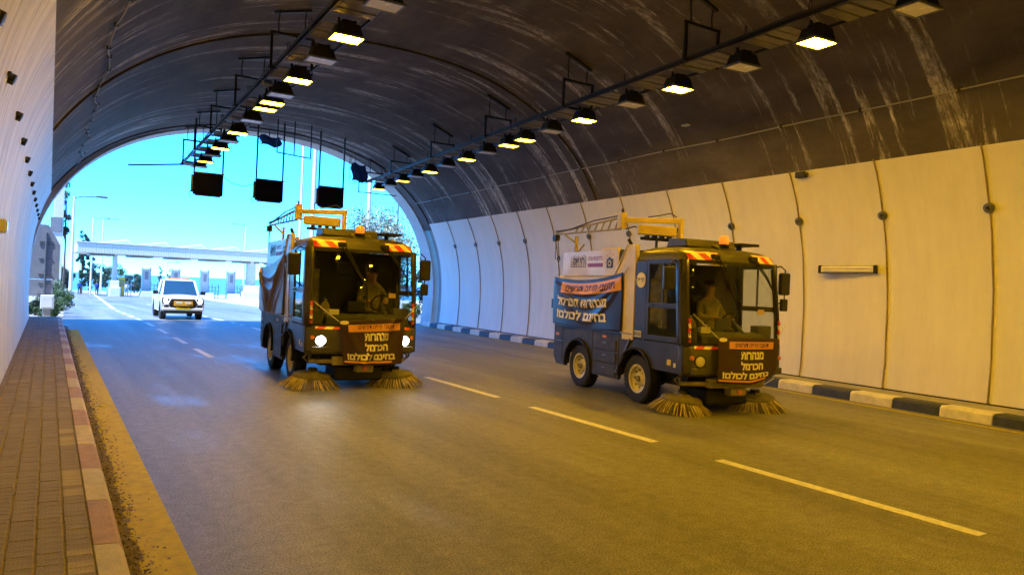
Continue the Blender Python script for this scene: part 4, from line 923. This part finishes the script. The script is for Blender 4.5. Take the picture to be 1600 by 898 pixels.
def banner(name, loc, rz, label, surf, n, matn, items, strings, side='front'):
    """surf(u,v) -> local point of the cloth; u runs in reading-screen direction, v up; items: (kind,...)"""
    e = empty(name, loc, rz, label, 'banner', 'protest banners on the sweepers')
    MB().grid(surf, n[0], n[1]).build('cloth', matn, e, smooth=True, solid=.004)
    def lift(u, v, h):
        d = .004; p = Vector(surf(u, v)); a = Vector(surf(min(1, u+d), v))-Vector(surf(max(0, u-d), v)); b = Vector(surf(u, min(1, v+d)))-Vector(surf(u, max(0, v-d)))
        nn = a.cross(b).normalized(); return p+nn*h
    for it in items:
        if it[0] == 'strip':
            _, nm, mt, u0, u1, v0, v1 = it; MB().grid(lambda u, v: lift(u0+(u1-u0)*u, v0+(v1-v0)*v, .006), n[0], max(2, n[1]//4)).build(nm, mt, e, smooth=True)
        elif it[0] == 'text':
            _, nm, mt, body, uc, vc, wu, hv, bold, h = it
            V, Fc = text_mesh(body, 1.0, 1.0, bold)
            m = MB(); m.add([lift(min(1, max(0, uc+a*wu)), min(1, max(0, vc+b*hv)), h) for a, b, _ in V], Fc); m.build(nm, mt, e)
        elif it[0] == 'disc':
            _, nm, mt, uc, vc, ru, rv = it
            m = MB(); m.add([lift(uc, vc, .008)]+[lift(min(1, max(0, uc+ru*cos(2*pi*k/20))), min(1, max(0, vc+rv*sin(2*pi*k/20))), .008) for k in range(20)], [(0, 1+k, 1+(k+1) % 20) for k in range(20)]); m.build(nm, mt, e)
    for P in strings: MB().tube(P, .007, 6).build('rope', 'rope', e)
    for u in (.01, .5, .99):
        p = lift(u, .985, .006); MB().lathe([(.010, 0), (.018, .004), (.010, .006)], 12).build('eyelet', 'grey_steel', e, loc=p)
    return e

RS, RA = (9.007, 8.488, 0), radians(-98)
LS, LA = (4.51, 12.5, 0), radians(-94)
sweeper(RS, RA, 'dark street sweeper with unlit headlights driving beside the right wall', False, 1, .26, 'driver in a yellow work jacket at the wheel of the right street sweeper', True)
sweeper(LS, LA, 'dark street sweeper with glowing round headlights in the middle lane', True, 5, .42, 'driver in a yellow work jacket at the wheel of the left street sweeper', True)

# front banners (u from the viewer's left = vehicle right side)
T1, T2_, T3, T0 = 'תושבי חיפה דורשים:', 'מנהרות', 'הכרמל', 'בחינם לכולם!'
def fb_right(u, v):
    y = -.50+1.16*u; z = .50+.67*v-.03*(1-v)*(1-abs(2*u-1))
    bow = .03*sin(pi*u)
    if v < .30: z += (.30-v)*.25*max(0, u-.55)/.45; y -= (.30-v)*.30*max(0, u-.7)/.3
    return (1.115+bow+.012*sin(5*u+3*v)-.035*max(0, .3-v)*sin(pi*u), y, z)
fitems = [('strip', 'headline_strip', 'banner_orange', .17, .90, .76, .92), ('text', 'headline_lettering', 'letter_dark', T1, .535, .84, .56, .085, .012, .011),
          ('text', 'lettering', 'letter_cream', T2_, .55, .62, .38, .17, .05, .009), ('text', 'lettering', 'letter_cream', T3, .55, .40, .38, .18, .05, .009),
          ('text', 'lettering', 'letter_cream', T0, .47, .19, .80, .16, .05, .009), ('strip', 'bottom_stripe', 'banner_orange', .02, .82, .045, .085),
          ('disc', 'corner_logo', 'letter_cream', .07, .955, .065, .045)]
banner('front_banner', RS, RA, 'dark purple protest banner with cream Hebrew lettering on the right sweeper front', fb_right, (40, 24), 'banner_purple', fitems,
       [[(1.10, -.49, 1.16), (1.06, -.62, 1.28), (.97, -.86, 1.50)], [(1.11, .65, 1.16), (1.02, .88, 1.36)], [(1.12, .60, .56), (1.02, .5, .45)]])
def fb_left(u, v):
    y = -.46+1.12*u+(1-v)*(.10-.14*u); z = .43+.70*v+.06*u*v-.02*sin(pi*u)*(1-v)
    c = (u-(.30+.55*v)); ridge = .045*math.exp(-(c/.06)**2)-.03*math.exp(-((c-.14)/.08)**2)
    c2 = (u-.30+.28*(v-.1)); ridge2 = .025*math.exp(-(c2/.06)**2)*(1-v)
    return (1.115+.03*sin(pi*u)+ridge+ridge2, y, z)
fit2 = [('strip', 'headline_strip', 'banner_orange', .12, .93, .74, .90)]+fitems[1:]
banner('front_banner', LS, LA, 'creased purple protest banner with cream Hebrew lettering on the left sweeper front', fb_left, (60, 40), 'banner_purple', fit2,
       [[(1.10, -.46, 1.12), (1.06, -.62, 1.24), (.97, -.86, 1.44)], [(1.11, .66, 1.18), (1.02, .90, 1.42)], [(1.12, .55, .48), (1.02, .5, .42)]])
# side banners: u from the rear (viewer's left) to the front
def sb(u, v, deep):
    x = -3.20+2.46*u; ztop = 2.04-.10*deep*(1-(2*u-1)**2)+.08*u; zbot = 1.13-.03*sin(pi*u); z = zbot+(ztop-zbot)*v
    f = 0
    for dp, amp, wd in ((.18, .035, .050), (.42, .042, .060), (.75, .028, .070)):   # swags hanging from the two top corners
        arc = 1-dp*(1-abs(2*u-1.0)**1.7)*1.0; f += amp*deep*math.exp(-((v-arc+.10)/wd)**2)*(1-abs(2*u-1)**4)
    f += .02*sin(9*u+2*v)*(1-v)
    return (x, -.985-f-.012, z)
sit = [('strip', 'headline_strip', 'banner_orange', .14, .985, .70, .93), ('text', 'headline_lettering', 'letter_dark', T1, .56, .81, .72, .13, .02, .012),
       ('text', 'lettering', 'letter_cream', 'מנהרות הכרמל', .45, .53, .74, .205, .045, .010), ('text', 'lettering', 'letter_cream', T0, .45, .25, .74, .205, .045, .010)]
banner('side_banner', RS, RA, 'shiny navy protest banner with swags and cream Hebrew lettering on the right sweeper side', lambda u, v: sb(u, v, 1.0), (70, 50), 'banner_navy', sit,
       [[(-3.20, -.99, 2.0), (-3.22, -.95, 2.06), (-3.24, -.9, 2.1)], [(-.75, -.99, 2.09), (-.60, -.985, 2.2)], [(-.74, -1.0, 1.13), (-.62, -.98, 1.0)]])
def sb2(u, v):
    x, y, z = sb(u, v, .8); c = v-1+1.7*min(u, 1-u)*1.1
    f = .085*math.exp(-(c/.05)**2)+.05*math.exp(-((c+.35)/.07)**2)*(1-v)
    return (x, y-f*.8*(1-abs(2*u-1)**6), z+.16*v*(u-.2))
banner('side_banner', LS, LA, 'slack dull purple banner hanging in deep folds on the left sweeper side', sb2, (80, 60), 'banner_plain', [('strip', 'corner_patch', 'banner_orange', .0, .10, .86, .99)],
       [[(-3.20, -1.0, 2.0), (-3.23, -.95, 2.08)], [(-.75, -1.0, 2.2), (-.62, -.985, 2.35)], [(-.74, -1.02, 1.13), (-.62, -.98, 1.0)]])

# ------------------------------------------------------------------ white pickup coming out of the plaza
def pickup():
    T = empty('pickup_truck', (4.72, 34.4, zroad(34.4)), radians(-91.5), 'white pickup truck with lit headlights driving into the tunnel', 'pickup truck')
    HW = .80                                               # local x forward, front axle at x = 1.3
    prof = [(-2.3, .50), (-2.3, 1.02), (-.80, 1.04), (-.80, .98), (1.02, 1.0), (1.70, .94), (1.98, .84), (2.02, .42), (1.72, .36)]
    arch = lambda cx: arc_poly(cx, .36, .42, radians(0), radians(180), 12)
    pl = [(-2.3, .45), (-1.92, .40)]+arch(-1.50)[::-1]+[(-1.06, .34), (.86, .34)]+arch(1.30)[::-1]+[(1.73, .40), (2.0, .45), (2.0, .80), (1.90, .90), (1.0, 1.0), (-.82, 1.02), (-2.3, 1.02)]
    for s_ in (-1, 1): MB().prism(pl, 'y', s_*(HW-.10), s_*HW).build('body_side', 'car_white', T, bevel=.03, seg=3)
    m = MB(); m.grid(lambda u, v: (.95+1.0*u, -.70+1.4*v, 1.03-.10*u**2-.05*(2*v-1)**2), 8, 10); m.build('bonnet', 'car_white', T, smooth=True, solid=.03)
    MB().prism([(1.55, .45), (2.02, .45), (2.06, .66), (1.96, .92), (1.55, .96)], 'y', -HW+.10, HW-.10).build('nose', 'car_white', T, bevel=.04, seg=3)
    MB().box(-.82, 1.2, -.7, .7, .40, .96).build('floor_pan', 'interior', T)
    MB().box(-2.28, -.84, -.70, .70, .5, .70).build('load_bed', 'interior', T); MB().box(-2.32, -2.26, -.78, .78, .5, 1.02).build('tailgate', 'car_white', T, bevel=.02)
    cab = MB(); A = [(1.00, .985), (.36, 1.60), (.15, 1.66), (-.62, 1.64), (-.84, .985)]; 
    # roof and pillars
    MB().add([(.38, -.60, 1.60), (.38, .60, 1.60), (-.66, .60, 1.62), (-.66, -.60, 1.62), (.20, -.54, 1.665), (.20, .54, 1.665), (-.58, .54, 1.665), (-.58, -.54, 1.665)], [(0,3,2,1),(4,5,6,7),(0,1,5,4),(1,2,6,5),(2,3,7,6),(3,0,4,7)]).build('roof', 'car_white', T, bevel=.03, seg=3)
    for s_ in (-1, 1):
        MB().bar((1.00, s_*.70, .99), (.38, s_*.585, 1.61), .07, .06).build('windscreen_pillar', 'car_white', T); MB().bar((-.80, s_*.70, .99), (-.62, s_*.58, 1.62), .10, .06).build('rear_pillar', 'car_white', T)
        MB().bar((.10, s_*.74, 1.0), (.06, s_*.60, 1.62), .05, .08).build('door_pillar', 'car_white', T)
        MB().add([(.95, s_*.735, 1.0), (-.80, s_*.735, 1.0), (-.62, s_*.60, 1.61), (.36, s_*.60, 1.61)], [(0, 1, 2, 3)]).build('side_window', 'car_glass', T)
        mr = empty('wing_mirror'); mr.parent = T
        MB().box(.62, .74, s_*.92-.10, s_*.92+.10, 1.03, 1.18).build('mirror_head', 'mirror_black', mr, bevel=.03, seg=3); MB().bar((.68, s_*.74, 1.05), (.68, s_*.85, 1.08), .04, .04).build('mirror_arm', 'mirror_black', mr)
        hl = empty('headlight'); hl.parent = T
        MB().prism([(1.82, .74), (2.03, .72), (1.99, .87), (1.84, .92)], 'y', s_*.50, s_*.79).build('lamp_case', 'chrome_dark', hl, bevel=.02)
        MB().lathe([(.07, 0), (.06, .02), (0, .03)], 14, (2.02, s_*.66, .80), 'x').build('lens', 'headlamp_on', hl, smooth=True)
        MB().box(1.99, 2.055, s_*.62-.09, s_*.62+.09, .50, .62).build('fog_recess', 'chrome_dark', T, bevel=.02)
        MB().bar((.0, s_*.815, .80), (.2, s_*.815, .80), .02, .03).build('door_handle', 'car_white', T)
        for x in (-1.5, 1.3):
            e = empty('wheel'); e.parent = T; e.location = (x, s_*.69, .36)
            MB().lathe([(.20, -.11), (.30, -.115), (.36, -.09), (.36, .09), (.30, .115), (.20, .11)], 28, axis='y', closed=True).build('tyre', 'rubber', e, smooth=True)
            MB().lathe([(.21, s_*.09), (.18, s_*.06), (.06, s_*.07), (0, s_*.075)], 24, axis='y').build('rim', 'grey_steel', e, smooth=True)
    MB().grid(lambda u, v: (1.0-.62*v+.04*sin(pi*u), -.68+1.36*u+(.5-u)*.2*v, .995+.61*v), 10, 5).build('windscreen', 'car_glass', T, smooth=True)
    MB().prism([(-.47, .52), (.47, .52), (.55, .70), (.44, .88), (-.44, .88), (-.55, .70)], 'x', 1.98, 2.075).build('grille', 'chrome_dark', T, bevel=.02)
    for q in range(4): MB().box(2.076, 2.088, -.40, .40, .58+.07*q, .60+.07*q).build('grille_bar', 'chrome_dark', T)
    m = MB(); m.grid(lambda u, v: (2.10+.02*sin(pi*u), -.36+.72*u, .60+.20*v), 6, 2); bn = m.build('grille_banner', 'banner_orange', T, solid=.006)
    for y in (-.16, .17): MB().grid(lambda u, v: (2.125, y-.12+.24*u, .68+.09*v), 2, 1).build('white_block', 'letter_cream', bn)
    MB().box(1.95, 2.09, -.76, .76, .40, .52).build('bumper', 'car_white', T, bevel=.03, seg=3); MB().box(2.092, 2.10, -.26, .26, .44, .54).build('number_plate', 'amber_paint', T, bevel=.004)
    MB().box(1.7, 2.0, -.7, .7, .28, .40).build('skid_plate', 'chrome_dark', T, bevel=.03)
    MB().box(-.1, .12, -.45, .45, 1.67, 1.73).build('light_bar', 'orange_dull', T, bevel=.02)
    for s_ in (-1, 1): MB().tube([(1.02, s_*.1, 1.02), (.85, s_*.45, 1.15)], .01, 5).build('wiper', 'mirror_black', T)
pickup()

# ------------------------------------------------------------------ toll plaza
ZG = zroad(100)
c = empty('toll_canopy', (13.5, 100, ZG), radians(2), 'wide pale toll plaza canopy with ribbed fascia across the road', 'canopy')
x0, x1 = -10.9, 24
MB().box(x0, x1, -.1, 9, 5.05, 6.25).build('roof_slab', 'concrete_light', c, bevel=.06)
nr = int((x1-x0)/.28); me = MB().box(-.12, .12, -.16, -.105, 5.10, 6.15).mesh('rib', 'concrete_light')
for i in range(nr): put('fascia_panel', me, c, loc=(x0+.2+.28*i, 0, 0))
MB().box(x0-.05, x1+.05, -.26, 9.05, 6.26, 6.36).build('parapet', 'white_paint', c)
for i in range(8):
    MB().box(-1.3, 1.3, .6, 5, 4.82, 5.04).build('soffit_light', 'grey_steel', c, loc=(-8.2+4.3*i, 0, 0), bevel=.03)
for i in range(7):
    t = empty('roof_truss'); t.parent = c; t.location = (-7+4.3*i, 2, 6.36)
    MB().tube([(-1.8, 0, 0), (1.6, 0, .55), (2.1, 0, .1)], .05, 6).build('truss_tube', 'pole_white', t); MB().tube([(0, 0, 0), (.1, 0, .30)], .04, 6).build('truss_post', 'pole_white', t)
for x, r in ((-6.75, .40), (9.35, .85), (21, .85)):
    cl = empty('column'); cl.parent = c; cl.location = (x, 1.2, 0)
    MB().tube([(0, 0, -.4), (0, 0, 5.06)], r*.75, 18).build('shaft', 'concrete_light', cl, smooth=True)
    MB().box(-r*1.5, r*1.5, -1.4, 2.2, -.4, 1.1).build('plinth', 'white_paint', cl, bevel=.1); MB().box(-r*1.2, r*1.2, -.9, 1.6, 1.1, 1.9).build('plinth_top', 'white_paint', cl, bevel=.08)
for i, X in enumerate((10.4, 13.8, 17.3, 20.6, 26.0)):
    b = empty('toll_booth', (X, 103, ZG-.05), 0, f'slim toll lane pylon under the canopy, {ORD[i]} from the canopy left column', 'toll booth', 'toll lane pylons')
    MB().box(-.42, .42, -.5, .5, 0, 3.55).build('pylon_core', 'concrete_light', b, bevel=.03); MB().box(-.50, -.44, -.55, .55, .3, 3.7).build('side_panel', 'pole_white', b, bevel=.02); MB().box(.44, .50, -.55, .55, .3, 3.7).build('side_panel', 'pole_white', b, bevel=.02)
    MB().box(-.2, .2, -.53, -.505, 2.2, 3.2).build('reader_window', 'sign_back', b); MB().prism([(-.9, 0), (.9, 0), (.7, .75), (-.7, .75)], 'y', -2.6, -.8).build('bumper_nose', 'white_paint', b, bevel=.06)
for i, (X, Wd) in enumerate(((8.3, 1.6), (12.1, 2.2), (22.6, 3.0), (18.9, 2.2))):
    b = empty('railing', (X, 107, ZG-.1), 0, f'white post railing behind the toll lanes, {ORD[i]} one built along the plaza', 'railing', 'plaza railings')
    b['label'] = ['white railing just right of the canopy left column', 'white railing between the two left toll pylons', 'white railing nearest the wide canopy column', 'white railing between the two right toll pylons'][i]
    for z in (.5, 1.0, 1.5): MB().box(-Wd/2, Wd/2, -.03, .03, z-.03, z+.03).build('rail', 'pole_white', b)
    for q in range(int(Wd/.4)+1): MB().box(-.05, .05, -.05, .05, 0, 1.9 if q % 2 else 1.65).build('post', 'pole_white', b, loc=(-Wd/2+.4*q, 0, 0))
o = MB().box(-.35, .35, -.3, .3, 0, 2.3).build('toll_cabinet', 'yellow_post', loc=(7.5, 101, ZG), bevel=.05); tag(o, 'yellow cabinet beside the canopy left column', 'cabinet')
MB().box(-.30, .30, -.312, -.302, 1.2, 2.0).build('cabinet_door', 'frame_tan', o)
def lamp_post(x, y, h, arms, label):
    e = empty('lamp_post', (x, y, zroad(y)-.05), 0, label, 'lamp post', 'street lamps beyond the tunnel')
    MB().tube([(0, 0, 0), (0, 0, h)], [.13, .07], 10).build('pole', 'pole_white', e, smooth=True)
    for d in arms:
        MB().tube([(0, 0, h-.1), (d*.5, 0, h+.05), (d*1.6, 0, h+.1)], .045, 6).build('arm', 'grey_steel', e, smooth=True); MB().box(d*1.6-.35, d*1.6+.35, -.14, .14, h+.04, h+.18).build('lamp_head', 'grey_steel', e, bevel=.03)
lamp_post(1.25, 57, 7.2, (1,), 'near street lamp with one arm beside the left rim of the portal')
lamp_post(4.7, 112, 10.2, (1,), 'far street lamp standing left of the canopy cypress'); lamp_post(6.2, 118, 10.6, (1,), 'far street lamp right of the canopy cypress')
lamp_post(24.2, 112, 10.8, (-1,), 'street lamp with an arm to the left rising behind the canopy'); lamp_post(15.4, 125, 5.2, (1,), 'low street lamp seen between the toll pylons under the canopy')
for x, y, h, r, lab in ((12.93, 45, 16, .10, 'slim white mast, left one of the close pair behind the signals'), (13.68, 45, 16, .17, 'thicker white mast, right one of the close pair behind the signals'), (17.7, 46, 13, .17, 'white mast rising behind the end of the right lamp tray'), (20.2, 47, 9.0, .10, 'white mast standing among the pale tree branches')):
    e = empty('mast', (x, y, zroad(y)-.05), 0, lab, 'mast', 'white masts by the road')
    MB().tube([(0, 0, 0), (0, 0, h)], [r, r*.7], 12).build('pole', 'pole_white', e, smooth=True); MB().box(-r*2, r*2, -r*2, r*2, 0, .06).build('base_plate', 'grey_steel', e); MB().box(-.18, .18, -.05, .05, h-.05, h+.12).build('mast_cap', 'grey_steel', e)

# ------------------------------------------------------------------ signs by the portal
e = empty('road_sign', (-.13, 33.4, -.12), 0, 'back of a large grey road sign on a post beside the left wall', 'sign')
MB().prism([(-.60, 1.52), (.46, 1.52), (.46, 2.84), (.05, 3.62), (-.45, 3.62), (-.85, 2.9), (-.85, 1.52)], 'y', -.02, .02).build('sign_board', 'sign_back', e, bevel=.01)
MB().box(-.55, .28, -.02, .02, .86, 1.50).build('lower_board', 'sign_back', e, bevel=.008)
MB().tube([(0, -.05, 0), (0, -.05, 3.3)], .045, 10).build('post', 'grey_steel', e, smooth=True)
for z in (.95, 1.35, 1.7, 2.3, 2.85, 2.95): MB().box(-.22, .22, -.05, -.02, z-.02, z+.02).build('clamp_bar', 'grey_steel', e)
o = MB().box(-.22, .22, -.15, .15, 0, .52).build('utility_box', 'pole_white', loc=(-.02, 33.0, .28), bevel=.02); tag(o, 'small white cabinet at the foot of the grey road sign', 'cabinet')
MB().box(-.16, .16, -.158, -.152, .06, .46).build('cabinet_door', 'lamp_off', o); MB().box(-.12, .12, -.1, .1, -.42, -.002).build('plinth', 'concrete', o)
h = empty('house', (2.2, 150, zroad(150)), 0, 'small pale house with a pitched roof far off left', 'house')
MB().box(-2.2, 1.2, -2, 2, 0, 3.2).build('wall', 'concrete_light', h); MB().prism([(-2.5, 3.2), (1.5, 3.2), (-.5, 4.6)], 'y', -2.3, 2.3).build('roof', 'kerb_red', h); MB().box(-.8, 0, -2.02, -2.0, 1.2, 2.3).build('window', 'car_glass', h); MB().box(.4, 1.0, -2.02, -2.0, 0, 2.1).build('door', 'frame_tan', h)
e = empty('gantry_post', (.40, 52, zroad(52)), 0, 'pale rectangular post rising beside the left rim of the portal', 'post')
MB().box(-.28, .22, -.2, .2, 0, 7.4).build('shaft', 'pole_white', e, bevel=.02); MB().box(-.45, .15, -.25, .25, 4.4, 5.3).build('cabinet', 'sign_back', e, bevel=.02)

# ------------------------------------------------------------------ plants
def tree(name, label, x, y, h, crown, mt, n, leaf, trunk_r=.12, trunk_h=None, seed=0, group=None, clumps=26, cat='tree'):
    """crown = (rx, ry, z0, z1)"""
    rt_ = random.Random(seed); zg = zroad(y)-.05; e = empty(name, (x, y, zg), rt_.uniform(0, 6), label, cat, group); rx, ry, z0, z1 = crown; zc, rz_ = (z0+z1)/2, (z1-z0)/2
    t = MB(); th = trunk_h or zc; t.tube([(0, 0, 0), (.05*h*.1, .02, th*.5), (0, .05, th), (.03, 0, z1*.85)], [trunk_r, trunk_r*.8, trunk_r*.55, .02], 8)
    cl = []
    for q in range(clumps):
        while True:
            p = Vector((rt_.uniform(-1, 1), rt_.uniform(-1, 1), rt_.uniform(-1, 1)))
            if p.length < 1: break
        p = Vector((p.x*rx, p.y*ry, zc+p.z*rz_)); cl.append((p, rt_.uniform(.22, .42)*min(rx, rz_)))
        if q % 2 == 0: t.tube([(0, .03, min(th, p.z)*.9), (p.x*.5, p.y*.5, (min(th, p.z)*.9+p.z)/2), tuple(p)], [trunk_r*.35, trunk_r*.2, .012], 5)
    t.build('trunk', 'bark', e, smooth=True)
    m = MB()
    for q in range(n):
        p, r = rt_.choice(cl); d = Vector((rt_.gauss(0, 1), rt_.gauss(0, 1), rt_.gauss(0, 1))).normalized()*r*rt_.random()**.4; c_ = p+d
        a = Vector((rt_.gauss(0, 1), rt_.gauss(0, 1), rt_.gauss(0, 1))).normalized()*leaf*rt_.uniform(.6, 1.3); b_ = a.cross(Vector((rt_.gauss(0, 1), rt_.gauss(0, 1), rt_.gauss(0, 1)))).normalized()*leaf*.45
        m.add([c_-a, c_+b_, c_+a, c_-b_], [(0, 1, 2, 3)])
    m.build('crown', mt, e); return e
tree('olive_tree', 'pale olive tree rising behind the left street sweeper', 19.2, 47, 6.8, (3.4, 2.4, .8, 7.0), 'leaf_olive', 16000, .11, seed=1, clumps=90)
tree('cypress_tree', 'dark green cypress beside the right rim of the portal', 22.0, 46, 5.5, (.8, .8, .2, 5.4), 'leaf_dark', 6000, .08, seed=2, clumps=40)
tree('shrub', 'low green bush at the foot of the right portal rim', 18.6, 40, 1.2, (1.8, .8, .05, 1.0), 'leaf_mid', 3000, .06, .04, .3, 3, cat='bush')
for i, (x, y, h, rx) in enumerate(((.05, 34.6, .75, .5), (-.35, 36, .9, .6), (.25, 38.5, 1.15, .7), (.35, 42, 1.45, .8), (.3, 46, 1.7, .9))):
    tree('shrub', ['low bush right behind the pavement end on the left', 'low bush behind the grey road sign on the left', 'green bush right of the grey road sign', 'taller green bush beyond the grey road sign by the road edge', 'farthest green bush along the left road edge'][i], x, y, h, (rx, rx, .02, h), 'leaf_mid' if i != 1 else 'leaf_dark', 2600, .045, .03, .3, 10+i, 'bushes along the left road edge', 20, 'bush')
tree('slender_tree', 'tall thin tree seen past the left rim of the portal', .9, 64, 9, (.75, .75, 4.6, 9.2), 'leaf_dark', 2200, .10, .10, 5, 20, clumps=18)
tree('cypress_tree', 'tall cypress standing behind the left end of the canopy', 3.9, 118, 9, (.75, .75, .3, 9.6), 'leaf_dark', 5000, .12, .12, 2, 21, clumps=50)
tree('cypress_tree', 'second cypress close beside the tall one behind the canopy', 4.95, 121, 8, (.55, .55, .3, 8.0), 'leaf_dark', 3000, .11, .12, 2, 22, clumps=40)
for i, (x, y, h, rx, mt) in enumerate(((6.4, 128, 5.0, 1.6, 'leaf_dark'), (8.9, 132, 4.4, 1.7, 'leaf_mid'), (12.4, 140, 3.6, 1.7, 'leaf_dark'), (1.6, 112, 3.2, 1.2, 'leaf_dark'))):
    tree('leafy_tree', ['round tree just right of the cypresses under the canopy', 'lighter round tree next to the canopy left column', 'low round tree between canopy column and toll pylon', 'low round tree left of the canopy end'][i], x, y, h, (rx, rx, .6, h), mt, 2600, .16, .1, 1.2, 30+i, 'trees beyond the toll plaza', 22)
for i, (x, y, h) in enumerate(((17.4, 150, 5.2), (19.2, 152, 4.6))): tree('cypress_tree', ['thin cypress left of the pickup roof beyond the plaza', 'thin cypress just behind the pickup roof beyond the plaza'][i], x, y, h, (.45, .45, .2, h), 'leaf_dark', 1500, .12, .1, 1.5, 40+i, clumps=24)

# people waiting at the plaza
def walker(x, y, label, top, s=1.0):
    V = [(0,0,.92), (0,0,1.10), (0,0,1.32), (0,0,1.46), (0,0,1.54), (.02,0,1.64), (.02,0,1.71), (0,-.18,1.40), (.02,-.23,1.12), (.08,-.22,.88), (0,.18,1.40), (.0,.23,1.12), (.06,.22,.88), (0,-.10,.86), (.05,-.11,.48), (-.03,-.11,.08), (.12,-.11,.03), (0,.10,.86), (-.02,.11,.48), (-.10,.11,.08), (.04,.11,.03)]
    E_ = [(0,1),(1,2),(2,3),(3,4),(4,5),(5,6),(2,7),(7,8),(8,9),(2,10),(10,11),(11,12),(0,13),(13,14),(14,15),(15,16),(0,17),(17,18),(18,19),(19,20)]
    Rr = [.15,.14,.15,.08,.055,.09,.07,.065,.05,.035,.065,.05,.035,.09,.065,.045,.04,.09,.065,.045,.04]
    me = bpy.data.meshes.new('person'); me.from_pydata(V, E_, []); o = bpy.data.objects.new('person', me); COL.objects.link(o)
    o.modifiers.new('skin', 'SKIN'); o.modifiers.new('sub', 'SUBSURF').render_levels = 1
    for i, sv in enumerate(me.skin_vertices[0].data): sv.radius = (Rr[i], Rr[i]); sv.use_root = (i == 0)
    dg = bpy.context.evaluated_depsgraph_get(); dg.update(); m2 = bpy.data.meshes.new_from_object(o.evaluated_get(dg)); m2.materials.clear()
    for q in (top, 'trousers', 'skin'): m2.materials.append(MATS[q])
    for p in m2.polygons: p.use_smooth = True; p.material_index = 2 if p.center.z > 1.5 else (1 if p.center.z < .92 else 0)
    bpy.data.objects.remove(o); o = bpy.data.objects.new('person', m2); COL.objects.link(o); o.location = (x, y, zroad(y)); o.rotation_euler = (0, 0, radians(-80)); tag(o, label, 'person', 'people standing at the toll plaza')
    MB().lathe([(0, 1.79), (.07, 1.77), (.10, 1.71), (.095, 1.66)], 12).build('hair', 'hair', o, smooth=True)
walker(3.2, 104, 'person in a blue shirt standing at the left edge of the toll plaza', 'shirt_blue'); walker(5.35, 110, 'person in a dark blue shirt standing left of the canopy column', 'shirt_blue'); walker(9.0, 112, 'person in a pale shirt standing behind the yellow cabinet', 'car_white')
